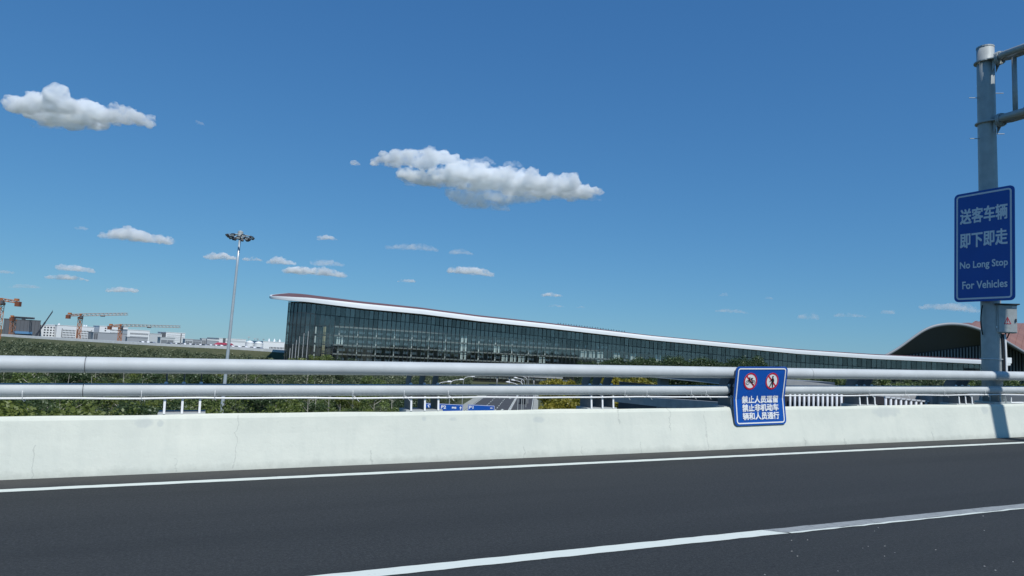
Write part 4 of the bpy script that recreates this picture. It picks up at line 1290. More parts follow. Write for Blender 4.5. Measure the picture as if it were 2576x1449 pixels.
# ---- telescopic mobile crane boom
p0, p1 = at_y(88, 848, 620), at_y(132, 784, 640)
t = thing('mobile_crane', 'dark telescopic crane boom rising beside the dark grey block', 'crane', loc=(p0[0] - 6, 620, 0))
base = np.array((p0[0] - 6, 620, 0))
a, b = p0 - base, p1 - base
a = a + (a - b) * 0.35
for k in range(3):
    f0, f1 = k / 3, (k + 1) / 3 + 0.02
    mb = MB(); mb.tube([a + (b - a) * f0, a + (b - a) * min(f1, 1)], [0.95 - 0.22 * k] * 2, 6); mb.build('boom_section', M_dark, t)
mb = MB(); mb.tube([b, b + np.array((-0.2, 0, 1.6))], 0.12, 5); mb.build('boom_head', M_dark, t)
mb = MB(); mb.box(a + np.array((0, 0, -1.5)), (10, 4, 3)); mb.box((a[0] + 4, a[1], a[2] + 0.6), (3, 3, 2)); mb.build('carrier', mat('crane_green', (0.20, 0.38, 0.06), 0.5), t)
mb = MB(); mb.box((a[0], a[1], (a[2] - 3) / 2), (14, 9, a[2] - 3)); mb.build('platform', M_conc_d, t)

# ---- raised expressway with pale parapet
vp = smooth_curve([at_y(-160, 832, 570), at_y(0, 840.5, 530), at_y(112, 848, 505), at_y(235, 854.7, 480), at_y(360, 862, 455), at_y(475, 867.5, 440), at_y(580, 872, 430), at_y(717, 881, 415), at_y(820, 888, 400)], 2)
vd = thing('viaduct', 'long raised expressway with pale parapet on the green bank at the left', 'viaduct', loc=(vp[len(vp) // 2][0], vp[len(vp) // 2][1], 0))
V0 = np.array(vd.location)
rA, rB, rC = [], [], []
for i, p in enumerate(vp):
    a, b = vp[max(i - 1, 0)], vp[min(i + 1, len(vp) - 1)]
    d = (b - a)[:2]; d /= np.linalg.norm(d); n = np.array((d[1], -d[0], 0))
    q = p - V0
    rA.append([q + n * 0.0 + (0, 0, -0.9), q - n * 14 + (0, 0, -0.9), q - n * 14 + (0, 0, -2.2), q - n * 3 + (0, 0, -2.4), q + n * 0.0 + (0, 0, -1.3)])
    rB.append([q + n * 0.25 + (0, 0, 0.0), q + n * 0.0 + (0, 0, 0.0), q + n * 0.0 + (0, 0, -1.5), q + n * 0.25 + (0, 0, -1.5)])
    rC.append([q - n * 13.7 + (0, 0, 0.1), q - n * 14 + (0, 0, 0.1), q - n * 14 + (0, 0, -1.0), q - n * 13.7 + (0, 0, -1.0)])
MB().grid(rA, closed=True).build('deck', M_conc_d, vd)
M_vpar = mat('viaduct_parapet', (0.62, 0.64, 0.63), 0.7, var=0.12, scale=0.2)
MB().grid(rB, closed=True).build('parapet', M_vpar, vd)
MB().grid(rC, closed=True).build('parapet', M_vpar, vd)
rE = []
for i, p in enumerate(vp):
    a, b = vp[max(i - 1, 0)], vp[min(i + 1, len(vp) - 1)]
    d = (b - a)[:2]; d /= np.linalg.norm(d); n = np.array((d[1], -d[0], 0))
    rE.append([p + n * 0.1 + (0, 0, -1.5), p + n * 3.5 + (0, 0, -2.6 + 0.3 * math.sin(i * 1.7)), p + n * 9 + (0, 0, -5.0 + 0.5 * math.sin(i * 2.3)), (p + n * 20)[:2].tolist() + [-0.2]])
tag(MB().grid(rE).build('embankment', gm), 'green bank below the raised expressway', kind='structure')
# cars standing on the viaduct, seen over its parapet
def car_meshes(col, nm):
    body = MB()
    prof = [(-2.2, 0.35), (2.2, 0.35), (2.25, 0.8), (1.3, 0.95), (0.55, 1.48), (-1.0, 1.5), (-1.75, 1.02), (-2.25, 0.95)]
    body.prism([(x, 0, z) for x, z in prof], (0, -0.85, 0), (0, 0.85, 0))
    win = MB(); win.prism([(1.15, 0, 0.98), (0.5, 0, 1.42), (-0.95, 0, 1.43), (-1.55, 0, 1.02)], (0, -0.87, 0), (0, 0.87, 0))
    wh = MB()
    return body.mesh('body', col), win.mesh('window_band', M_win)
M_cw, M_cs, M_cb = mat('car_white', (0.78, 0.79, 0.8), 0.3), mat('car_silver', (0.45, 0.47, 0.5), 0.3, 0.5), mat('car_black', (0.015, 0.016, 0.02), 0.25)
cb_w, cw_ = car_meshes(M_cw, 'w'); cb_s, _ = car_meshes(M_cs, 's'); cb_b, _ = car_meshes(M_cb, 'b')
whl = MB(); whl.tube([(0, -0.1, 0), (0, 0.1, 0)], 0.32, 10); wh_me = whl.mesh('wheel', M_black)
def car(label, loc, rz, body, group=None, sc_=1.0):
    t = thing('car', label, 'car', loc=loc, rz=rz, group=group); t.scale = (sc_, sc_, sc_)
    inst('body', body, t); inst('window_band', cw_, t)
    for x in (-1.4, 1.4):
        for y in (-0.8, 0.8):
            inst('wheel', wh_me, t, (x, y, 0.32))
    return t
vr = random.Random(5)
for k, px in enumerate((360, 372, 386, 431, 443, 455, 466, 478, 492, 505, 517, 530, 545, 556, 572, 586, 600, 618, 640, 655)):
    X = np.interp(px, [1288 + FPX * p[0] / p[1] for p in vp], range(len(vp)))
    i = int(X); fz = X - i
    p = vp[i] * (1 - fz) + vp[i + 1] * fz
    d = vp[i + 1] - vp[i]; n = np.array((d[1], -d[0], 0)) / np.linalg.norm(d[:2])
    q = p - n * 3.0
    car('pale car on the raised expressway, %s from the left' % ORD[k], (q[0], q[1], p[2] - 0.88), math.atan2(d[1], d[0]) + (math.pi if k % 3 else 0), cb_w if vr.random() < 0.75 else cb_s, 'cars on the raised expressway', 1.15)

# ================================================================== BELOW THE FLYOVER
# ------------------------------------------------------------------ service road running to the glass building
M_sroad = mat('service_asphalt', (0.060, 0.063, 0.066), 0.85, var=0.15, scale=0.2)
M_verge = mat('verge_paving', (0.34, 0.35, 0.31), 0.85, var=0.15, scale=0.3)
vdir = ray(1357, hor(1357)); vdir = np.array((vdir[0], vdir[1], 0)); vdir /= np.linalg.norm(vdir)
vper = np.array((vdir[1], -vdir[0], 0))                  # to the right of the road
r0 = at_z(1247.7, 998.5, 0.0); r0 = r0 - vdir * (r0 @ vdir)   # left lane line, at distance 0
def RD(a, b, z=0.0):                                       # along the road, across it
    return r0 + vdir * a + vper * b + np.array((0, 0, z))
def sheet(name, a0, a1, b0, b1, z, m, label):
    mb = MB(); mb.add([RD(a0, b0, z), RD(a0, b1, z), RD(a1, b1, z), RD(a1, b0, z)], [(0, 1, 2, 3)])
    return tag(mb.build(name, m), label, kind='structure')
sheet('service_road', 30, 352, -4.2, 13.5, 0.02, M_sroad, 'dark service road far below running to the glass building')
sheet('pavement', 30, 352, -6.8, -4.2, 0.03, M_verge, 'pale paved verge left of the service road')
sheet('pavement', 30, 352, 13.5, 15.0, 0.03, M_verge, 'pale paved verge right of the service road')
for b, solid in ((-3.9, True), (0.0, False), (3.5, False), (6.9, True), (13.2, True)):
    mb = MB()
    a = 40.0
    while a < 350:
        l = 350 - a if solid else 4.0
        mb.add([RD(a, b - 0.09, 0.026), RD(a, b + 0.09, 0.026), RD(a + l, b + 0.09, 0.026), RD(a + l, b - 0.09, 0.026)], [(0, 1, 2, 3)])
        a += l + 4.0
    tag(mb.build('road_marking', M_line), 'white lane marking on the service road', kind='structure')
for k, b in enumerate((-2.0, 1.7, 5.2)):                      # straight-ahead arrows
    mb = MB()
    for a in (196, 248, 300):
        mb.add([RD(a - 3.0, b - 0.12, 0.027), RD(a - 3.0, b + 0.12, 0.027), RD(a, b + 0.12, 0.027), RD(a, b - 0.12, 0.027)], [(0, 1, 2, 3)])
        mb.add([RD(a, b - 0.5, 0.028), RD(a, b + 0.5, 0.028), RD(a + 2.6, b, 0.028)], [(0, 1, 2)])
    tag(mb.build('road_marking', M_line), 'white straight-ahead arrows painted on the service road', kind='structure')
sheet('cross_street', 318, 340, -140, -6.8, 0.03, M_sroad, 'cross street along the front of the glass building')
# crash barrier and white railing right of the lanes
rl = thing('guard_rail', 'low pale guard rail right of the service road lanes', 'guard rail', loc=RD(200, 7.6))
for k in range(40):
    mb = MB(); p = RD(140 + 4 * k, 7.6) - RD(200, 7.6); mb.box(p + (0, 0, 0.45), (0.12, 0.12, 0.9)); mb.build('post', M_galv, rl)
for z in (0.55, 0.85):
    mb = MB(); mb.tube([RD(140, 7.6, z) - RD(200, 7.6), RD(300, 7.6, z) - RD(200, 7.6)], 0.07, 6); mb.build('rail', M_white, rl)

# ------------------------------------------------------------------ overhead direction signs (only their tops show)
YS = 108.0
def overhead_sign(label, x0, x1, y0, y1, hgt, pieces):
    a, b = at_y(x0, y0, YS), at_y(x1, y1, YS + 0.4)
    t = thing('direction_sign', label, 'sign', loc=(a[0], a[1], a[2] - hgt))
    e = (b - a); L = np.linalg.norm(e[:2]); e = np.array((e[0], e[1], 0)) / L
    out = np.array((e[1], -e[0], 0))
    fm = lambda u, v, w: tuple(e * u + np.array((0, 0, hgt + v)) + out * w)
    mb = MB(); mb.prism([fm(0, 0, 0), fm(L, 0, 0), fm(L, -hgt, 0), fm(0, -hgt, 0)], out * -0.06, out * 0.0); mb.build('panel', M_blue, t)
    f = Flat(fm)
    for q in ([(0.06, -0.06), (L - 0.06, -0.06)], [(0.06, -hgt + 0.06), (L - 0.06, -hgt + 0.06)], [(0.06, -0.06), (0.06, -hgt + 0.06)], [(L - 0.06, -0.06), (L - 0.06, -hgt + 0.06)]):
        f.stroke(q, 0.05, 0.004)
    f.build('border', M_signwhite, t)
    for kind, s, u, v, w, h in pieces:
        f = Flat(fm)
        if kind == 'text':
            f.text(s, u * L, v, w, h, 0.006, bold=0.02)
            f.build('lettering', M_signwhite, t)
        elif kind == 'arrow':
            f.poly([(u * L - w * 0.5, v - h * 0.1), (u * L + w * 0.5, v - h * 0.1), (u * L, v + h * 0.5)], 0.006); f.poly([(u * L - w * 0.16, v - h * 0.1), (u * L + w * 0.16, v - h * 0.1), (u * L + w * 0.16, v - h * 0.6), (u * L - w * 0.16, v - h * 0.6)], 0.0065)
            f.build('arrow', M_signwhite, t)
        elif kind == 'corner':
            f.stroke([(u * L - w * 0.3, v), (u * L + w * 0.5, v), (u * L + w * 0.5, v - h * 0.5)], 0.09, 0.006); f.stroke([(u * L - w * 0.4, v - h * 0.15), (u * L - w * 0.1, v - h), (u * L + w * 0.25, v - h)], 0.16, 0.0068)
            f.build('symbol', M_signwhite, t)
    for u in (0.12, 0.88):
        mb = MB(); mb.tube([np.array(fm(u * L, -hgt, -0.2)) - (0, 0, a[2] - hgt - 0.01), np.array(fm(u * L, -0.1, -0.2))], 0.11, 8); mb.build('post', M_galv, t)
overhead_sign('wide blue direction sign marked P2 seen through the railing', 1051, 1165.5, 1012.5, 1017.3, 2.6,
              [('corner', '', 0.27, -0.25, 0.7, 0.5), ('text', 'P2', 0.57, -0.50, 0.72, 0.46), ('text', '停车楼', 0.80, -0.52, 0.66, 0.26), ('arrow', '', 0.945, -0.48, 0.40, 0.46)])
overhead_sign('smaller blue direction sign marked P1 seen through the railing', 1177, 1244.5, 1017.3, 1021.0, 2.6,
              [('text', 'P1', 0.13, -0.42, 0.62, 0.42), ('text', '停车', 0.88, -0.40, 0.34, 0.16)])

# ------------------------------------------------------------------ street lamps along the service road
def lamp_parts():
    p = MB(); p.tube([(0, 0, 0), (0, 0, 4), (0, 0, 8.2)], [0.11, 0.09, 0.065], 8)
    a = MB(); a.tube([(0, 0, 8.15), (0.35, 0, 8.6), (1.0, 0, 8.85), (2.0, 0, 9.0)], [0.06, 0.055, 0.05, 0.045], 8)
    h = MB(); h.tube([(1.85, 0, 8.98), (2.1, 0, 9.02), (2.6, 0, 9.06), (2.9, 0, 9.04)], [0.07, 0.17, 0.16, 0.05], 8)
    return p.mesh('pole', M_galv), a.mesh('arm', M_postedge), h.mesh('lamp_head', M_postedge)
lp_, la_, lh_ = lamp_parts()
def street_lamp(label, loc, rz, s=1.0):
    t = thing('street_lamp', label, 'street lamp', loc=loc, rz=rz, group='street lamps by the service road'); t.scale = (s, s, s)
    inst('pole', lp_, t); inst('arm', la_, t); inst('lamp_head', lh_, t)
for k, (x, y) in enumerate(((1131, 960), (1161, 954.7), (1190, 947))):
    d = at_y(x, y, 1.0) - CAM
    Yl = (CAM_Z - 9.05) / -d[2]
    q = at_y(x, y, Yl)
    street_lamp(['pale street lamp nearest the flyover, left of the service road', 'second street lamp left of the service road', 'third street lamp left of the service road, by the glass building'][k], (q[0] - 2.4, Yl, 0), rad(8))
for k, (x, y, s) in enumerate(((1297, 950, 1.0), (1306, 945.5, 1.0), (1312, 942, 1.0), (1278, 961, 1.0), (1290, 956, 1.0))):
    d = at_y(x, y, 1.0) - CAM
    Yl = (CAM_Z - 9.05) / -d[2]
    q = at_y(x, y, Yl)
    street_lamp('arched street lamp before the entrance of the glass building, %s of five' % ORD[k], (q[0] + 2.4, Yl, 0), math.pi)

# vehicles near the entrance
p = RD(225, 10.2)
vn = thing('van', 'black van on the road below the flyover by the yellow shrubs', 'van', loc=p, rz=math.atan2(vdir[1], vdir[0]))
mb = MB(); mb.prism([(-2.6, 0, 0.4), (2.5, 0, 0.4), (2.6, 0, 1.0), (1.6, 0, 1.25), (1.0, 0, 2.1), (-2.5, 0, 2.15)], (0, -1.0, 0), (0, 1.0, 0)); mb.build('body', M_cb, vn)
mb = MB(); mb.prism([(1.45, 0, 1.3), (0.95, 0, 2.0), (-2.3, 0, 2.0), (-2.3, 0, 1.3)], (0, -1.02, 0), (0, 1.02, 0)); mb.build('window_band', M_win, vn)
for x in (-1.7, 1.7):
    for y in (-0.92, 0.92): inst('wheel', wh_me, vn, (x, y, 0.34), (0, 0, 0), (1.1, 1, 1.1))
car('silver car on the service road below the flyover', RD(268, -2.0), math.atan2(vdir[1], vdir[0]), cb_s)

# ------------------------------------------------------------------ grey ramps and retaining walls right of the service road
def slab_px(name, label, top, bot, Y0, Y1, thick, m, cat):
    """A wall whose top and bottom run along picture points (x, y) and whose distance goes from Y0 to Y1."""
    n = len(top)
    t_, b_ = [], []
    for i in range(n):
        Y = Y0 + (Y1 - Y0) * i / (n - 1)
        t_.append(at_y(*top[i], Y)); b_.append(np.array((t_[-1][0], t_[-1][1], at_y(*bot[i], Y)[2])))
    base = np.array((t_[n // 2][0], t_[n // 2][1], 0))
    rows = []
    for i in range(n):
        a, b = t_[i] - base, b_[i] - base
        back = np.array((0, thick, 0))
        rows.append([b, a, a + back, b + back])
    mb = MB(); mb.grid(rows, closed=True); mb.add(rows[0], [(0, 1, 2, 3)]); mb.add(rows[-1], [(0, 1, 2, 3)])
    t = thing(name, label, cat, loc=base)
    mb.build('wall', m, t)
    return t, rows, base
t, rows, base = slab_px('ramp_girder', 'grey concrete ramp girder widening towards the blue notice board', [(1600, 944), (1680, 946), (1760, 948), (1850, 952), (1950, 956), (2100, 962)],
                        [(1600, 946), (1680, 952.5), (1760, 960), (1850, 970), (1950, 980), (2100, 992)], 110, 70, 7.0, M_conc_d, 'ramp')
mb = MB(); mb.tube([r[0] + np.array((0, -0.15, 0)) for r in rows], 0.07, 6); mb.build('edge_pipe', M_galv, t)
for i in (1, 3, 5):
    mb = MB(); zb = rows[i][0][2]; mb.box((rows[i][0][0], rows[i][0][1] + 3, zb / 2), (1.4, 1.4, zb)); mb.build('pier', M_conc_d, t)
t, rows, base = slab_px('retaining_wall', 'curved grey retaining wall below the railing left of the notice board', [(1480, 992), (1541, 997), (1620, 999.5), (1700, 1004), (1760, 1008), (1813, 1012)],
                        [(1480, 1003), (1541, 1010), (1600, 1018), (1652, 1025), (1740, 1040), (1813, 1052)], 78, 55, 0.6, M_conc, 'wall')
t, rows, base = slab_px('ramp_shade_wall', 'wall coloured dark for the shade beneath the grey ramp', [(1560, 960), (1650, 968), (1750, 975), (1850, 985), (1960, 992)],
                        [(1560, 1060), (1650, 1060), (1750, 1060), (1850, 1060), (1960, 1060)], 118, 84, 1.0, mat('shade_concrete', (0.07, 0.075, 0.085), 0.8, var=0.2, scale=0.3), 'wall')  # shade under the ramp put into this wall's dark colour
# louvred screens beside the notice board
M_fins = mat('louvre_pale', (0.60, 0.63, 0.66), 0.5, var=0.06, scale=2)
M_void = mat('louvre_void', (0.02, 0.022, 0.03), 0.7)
def louvres(label, x0, dx, n, tops, Y, cap):
    base = at_y(x0 + dx * n / 2, 1010, Y); base[2] = 0
    t = thing('louvre_screen', label, 'screen', loc=base)
    pts = []
    for k in range(n):
        x = x0 + dx * k; y = tops(k)
        a, b = at_y(x, y, Y) - base, at_y(x, 1070, Y) - base
        mb = MB()
        w = dx * 0.23 * Y / FPX
        mb.tube([a, (a[0], a[1], b[2])], w * 1.05, 8); mb.build('fin', M_fins, t, smooth=True)
        if cap:
            mb = MB(); mb.box((a[0] + w * 1.6, a[1], a[2] + w * 0.3), (w * 5.0, w * 2.6, w * 1.2)); mb.build('fin_cap', M_fins, t)
        pts.append(a)
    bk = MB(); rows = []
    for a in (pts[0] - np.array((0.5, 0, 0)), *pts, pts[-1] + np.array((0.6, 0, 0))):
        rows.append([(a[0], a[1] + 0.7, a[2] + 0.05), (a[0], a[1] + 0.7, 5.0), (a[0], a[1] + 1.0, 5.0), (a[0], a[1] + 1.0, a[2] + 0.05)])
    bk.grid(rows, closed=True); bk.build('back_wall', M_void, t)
    return t
louvres('tall pale louvre screen just right of the blue notice board', 1988, 11.7, 14, lambda k: 986 + k * 0.55, 62, False)
louvres('short capped louvre screen sloping down to the right below the railing', 2228, 12.7, 14, lambda k: 1000 + k * 1.35, 62, True)
slab_px('ramp_kerb_wall', 'smooth grey ramp wall above the capped louvre screen', [(2160, 985), (2250, 988), (2340, 990), (2400, 993), (2480, 1000)],
        [(2160, 997), (2250, 1000), (2340, 1009), (2400, 1016), (2480, 1024)], 64, 64, 0.5, M_conc, 'wall')
slab_px('ramp_deck', 'grey ramp surface seen between the two railing tubes right of the notice board', [(1960, 955), (2000, 957), (2060, 963), (2120, 972), (2200, 984)],
        [(1960, 985), (2000, 988), (2060, 990), (2120, 994), (2200, 998)], 68, 66, 5.0, M_conc, 'ramp')
slab_px('ramp_end_wall', 'grey concrete block at the foot of the gantry post below the lower tube', [(2380, 990), (2420, 991), (2600, 997), (2700, 1000)],
        [(2380, 1040), (2420, 1040), (2600, 1045), (2700, 1050)], 60, 52, 4.0, M_conc_d, 'wall')

# ================================================================== VEGETATION
M_leaf = leaf_material('leaf_green', (0.058, 0.098, 0.026), (0.21, 0.27, 0.080))
M_leaf_d = leaf_material('leaf_dark', (0.026, 0.052, 0.020), (0.085, 0.130, 0.050))
M_leaf_y = leaf_material('leaf_yellow', (0.13, 0.14, 0.016), (0.36, 0.30, 0.035))
M_leaf_l = leaf_material('leaf_light', (0.07, 0.105, 0.022), (0.23, 0.27, 0.06))
M_leaf_o = leaf_material('leaf_olive', (0.060, 0.088, 0.045), (0.175, 0.205, 0.110), per_leaf=0.22, patch=0.75, pscale=0.16)
M_leaf_u = leaf_material('leaf_undergrowth', (0.046, 0.085, 0.022), (0.175, 0.225, 0.065), per_leaf=0.3, patch=0.7, pscale=0.3)
M_bark = mat('pale_bark', (0.36, 0.35, 0.29), 0.85, var=0.2, scale=3)
M_bark_d = mat('brown_bark', (0.13, 0.11, 0.085), 0.9, var=0.2, scale=3)

def leaf_cloud(cent, rads, n, size, seed, shell=0.45):
    """n little quads spread through ellipsoid clumps; returns arrays of verts and faces."""
    r = np.random.default_rng(seed)
    cent, rads = np.array(cent, float), np.array(rads, float)
    vol = rads.prod(1); pk = r.choice(len(cent), n, p=vol / vol.sum())
    d = r.normal(size=(n, 3)); d /= np.linalg.norm(d, axis=1)[:, None]
    rr = (shell + (1 - shell) * r.random(n)) ** 0.8
    p = cent[pk] + d * rads[pk] * rr[:, None]
    nrm_ = d * 0.6 + r.normal(size=(n, 3)) * 0.6 + np.array((0, 0, 0.35)); nrm_ /= np.linalg.norm(nrm_, axis=1)[:, None]
    u = np.cross(nrm_, r.normal(size=(n, 3))); u /= np.linalg.norm(u, axis=1)[:, None]
    v = np.cross(nrm_, u)
    s = size * (0.6 + 0.8 * r.random(n))[:, None]
    q = np.stack([p - u * s * 0.5, p + v * s * 0.34, p + u * s * 0.5, p - v * s * 0.34], 1).reshape(-1, 3)
    return q
def quads_mesh(name, q, m):
    n = len(q) // 4
    me = bpy.data.meshes.new(name)
    me.vertices.add(len(q)); me.vertices.foreach_set('co', np.ascontiguousarray(q, dtype=np.float32).ravel())
    me.loops.add(4 * n); me.loops.foreach_set('vertex_index', np.arange(4 * n, dtype=np.int32))
    me.polygons.add(n); me.polygons.foreach_set('loop_start', np.arange(0, 4 * n, 4, dtype=np.int32))
    me.update(calc_edges=True); me.materials.append(m)
    return me
def tree_variant(seed, h, wd, m_leaf, n, leaf, trunk_m, slender=False, bare=0.25):
    r = random.Random(seed)
    tk = MB()
    lean = (r.uniform(-0.25, 0.25), r.uniform(-0.25, 0.25))
    top = (lean[0], lean[1], h * 0.8)
    tk.tube([(0, 0, -0.1), (lean[0] * 0.3, lean[1] * 0.3, h * 0.3), top], [0.018 * h, 0.013 * h, 0.004 * h], 6)
    cs, rs = [], []
    for k in range(7):
        a = r.uniform(0, 6.28); f = r.uniform(bare + 0.05, 0.75)
        l = wd * r.uniform(0.35, 0.8)
        b = (lean[0] * f, lean[1] * f, h * f); e = (b[0] + l * math.cos(a), b[1] + l * math.sin(a), b[2] + h * r.uniform(0.12, 0.24))
        tk.tube([b, ((b[0] + e[0]) / 2, (b[1] + e[1]) / 2, (b[2] + e[2]) / 2 - 0.05), e], [0.008 * h, 0.006 * h, 0.002 * h], 5)
        cs.append(e); rs.append((wd * r.uniform(0.26, 0.45), wd * r.uniform(0.26, 0.45), h * r.uniform(0.08, 0.15)))
    for k in range(8):
        f = r.uniform(bare + 0.1, 1.0)
        taper = 1 - abs(f - 0.55) * 1.25
        a = r.uniform(0, 6.28); rr_ = wd * 0.5 * max(taper, 0.15) * r.random()
        cs.append((rr_ * math.cos(a), rr_ * math.sin(a), h * f * 0.93)); q = wd * r.uniform(0.22, 0.42) * max(taper, 0.35); rs.append((q, q, h * r.uniform(0.06, 0.13)))
    return tk.mesh('trunk', trunk_m), quads_mesh('crown', leaf_cloud(cs, rs, n, leaf, seed), m_leaf), h
VAR = {}
VAR['young'] = [tree_variant(11 + k, 6.0, 2.3 + 0.3 * k, [M_leaf, M_leaf_o, M_leaf, M_leaf_l, M_leaf_d][k], 2200, 0.25, M_bark, bare=0.16) for k in range(5)]
VAR['dark'] = [tree_variant(31 + k, 6.5, 3.2, M_leaf_d, 3800, 0.20, M_bark_d, bare=0.1) for k in range(3)]
VAR['yellow'] = [tree_variant(41 + k, 4.5, 2.6, M_leaf_y, 1400, 0.26, M_bark_d, bare=0.1) for k in range(2)]
VAR['light'] = [tree_variant(51 + k, 6.0, 3.0, M_leaf_l, 6000, 0.15, M_bark_d, bare=0.1) for k in range(2)]
def tree(kind, loc, s, label, group, name='tree', k=None):
    v = VAR[kind][k if k is not None else random.randrange(len(VAR[kind]))]
    t = thing(name, label, 'tree', loc=loc, rz=random.uniform(0, 6.28), group=group)
    t.scale = (s * random.uniform(0.85, 1.15), s * random.uniform(0.85, 1.15), s)
    inst('trunk', v[0], t); inst('crown', v[1], t)
    return t
# keep clear: service road and its verges, the signs, the mast foot
def free(X, Y):
    q = np.array((X, Y, 0)) - r0
    a, b = q @ vdir, q @ vper
    return b < -8.5 and (Y < 318)
tr = random.Random(21)
spots = []
# young trees of the plantation left of the service road, nearest first
tries = 0
while len(spots) < 250 and tries < 20000:
    tries += 1
    Y = 52 + 150 * tr.random() ** 1.35
    X = tr.uniform(-0.80 * Y - 6, -0.02 * Y)
    if not free(X, Y) or any((X - a) ** 2 + (Y - b) ** 2 < 6.5 for a, b, _ in spots): continue
    spots.append((X, Y, tr.uniform(0.6, 1.0) if tr.random() < 0.7 else tr.uniform(1.0, 1.4)))
spots.sort(key=lambda p: p[1])
for i, (X, Y, s) in enumerate(spots):
    kind = 'dark' if tr.random() < 0.22 else 'young'
    tree(kind, (X, Y, 0), s, 'young leafy tree in the dense plantation left of the service road', 'young trees of the plantation')
# a few bigger yellow-green trees right under the parapet at the left
for k, (x, y, Y, s) in enumerate(((185, 1010, 44, 1.05), (235, 1012, 47, 1.1), (290, 1024, 45, 0.9), (130, 1030, 46, 0.85), (640, 1016, 60, 0.95), (540, 1018, 62, 0.85))):
    p = at_y(x, y, Y); hh = p[2]
    tree('light', (p[0], Y, 0), hh / 6.0, ['pale green tree top, left one of the pair under the left end of the railing', 'pale green tree top, right one of the pair under the left end of the railing', 'pale green shrubby tree top right of the pale green pair', 'pale green tree top nearest the left picture edge', 'pale green tree top just right of the floodlight mast', 'pale green tree top by the left group of railing posts'][k], 'pale green trees below the parapet')
# rest of the plantation as one mass
def mass(name, label, pts, hts, per, leaf, m, seed, wd=1.5, kind='stuff'):
    r = np.random.default_rng(seed)
    q = []
    for (X, Y), h in zip(pts, hts):
        n = per
        f = r.random(n) ** 0.7
        rad_ = wd * (1.15 - 0.75 * f) * np.sqrt(r.random(n)) * (h / 6.0)
        a = r.random(n) * 6.283
        p = np.stack([X + rad_ * np.cos(a), Y + rad_ * np.sin(a), h * (0.12 + 0.88 * f)], 1)
        nr = r.normal(size=(n, 3)) + np.array((0, -0.2, 0.5)); nr /= np.linalg.norm(nr, axis=1)[:, None]
        u = np.cross(nr, r.normal(size=(n, 3))); u /= np.linalg.norm(u, axis=1)[:, None]; v = np.cross(nr, u)
        s = leaf * (0.6 + 0.9 * r.random(n))[:, None]
        q.append(np.stack([p - u * s * 0.5, p + v * s * 0.4, p + u * s * 0.5, p - v * s * 0.4], 1).reshape(-1, 3))
    o = bpy.data.objects.new(name, quads_mesh(name, np.concatenate(q), m)); COL.objects.link(o)
    return tag(o, label, 'trees', kind=kind)
rm = np.random.default_rng(9)
def scatter(n, y0, y1, xf, ok):
    out = []
    while len(out) < n:
        Y = y0 + (y1 - y0) * rm.random() ** 0.9; X = xf(Y)
        if ok(X, Y): out.append((X, Y))
    return out
okk = lambda X, Y: free(X, Y)
A1 = scatter(900, 60, 215, lambda Y: rm.uniform(-0.82 * Y - 5, -0.02 * Y), okk)
mass('undergrowth', 'dense green undergrowth filling the plantation left of the service road', A1, 1.2 + 3.2 * rm.random(len(A1)) ** 1.5, 170, 0.33, M_leaf_u, 3, 2.6)
A2 = scatter(1500, 190, 330, lambda Y: rm.uniform(-0.86 * Y, -0.05 * Y), okk)
mass('woodland', 'olive green woodland behind the plantation below the raised expressway', A2, 2.5 + 6.0 * rm.random(len(A2)) ** 1.4, 170, 0.48, M_leaf_o, 4, 2.0)
A3 = scatter(900, 325, 400, lambda Y: rm.uniform(-0.86 * Y, -0.335 * Y), lambda X, Y: Y < 396 + 120 * max(0, (-X / Y - 0.4)))
mass('far_woodland', 'dull green trees lining the foot of the raised expressway', A3, 3.0 + 6.0 * rm.random(len(A3)) ** 1.4, 150, 0.62, M_leaf_o, 5, 2.2)
A4 = scatter(420, 395, 520, lambda Y: rm.uniform(-0.86 * Y, -0.50 * Y), lambda X, Y: Y < 380 + 350 * max(0, (-X / Y - 0.40)))
mass('embankment_trees', 'dull green trees in front of the expressway at the far left', A4, 3.0 + 6.0 * rm.random(len(A4)) ** 1.4, 150, 0.7, M_leaf_o, 6, 2.4)
# bare pale saplings between them
sp_m = []
for k in range(3):
    r = random.Random(70 + k); mb = MB()
    mb.tube([(0, 0, 0), (r.uniform(-.15, .15), 0, 3.0), (r.uniform(-.3, .3), 0, 6.8)], [0.11, 0.085, 0.03], 5)
    for j in range(6):
        z = r.uniform(3.2, 6.0); a = r.uniform(0, 6.28); mb.tube([(0, 0, z), (0.9 * math.cos(a), 0.9 * math.sin(a), z + 0.7)], [0.025, 0.01], 4)
    sp_m.append(mb.mesh('stem', M_bark))
for k in range(48):
    Y = tr.uniform(70, 230); X = tr.uniform(-0.72 * Y, -0.08 * Y)
    if not free(X, Y): continue
    t = thing('sapling', 'bare pale sapling standing among the young trees', 'sapling', loc=(X, Y, 0), rz=tr.uniform(0, 6.28), group='bare saplings in the plantation')
    inst('stem', sp_m[k % 3], t, (0, 0, 0), (0, 0, 0), (1, 1, tr.uniform(0.95, 1.2)))
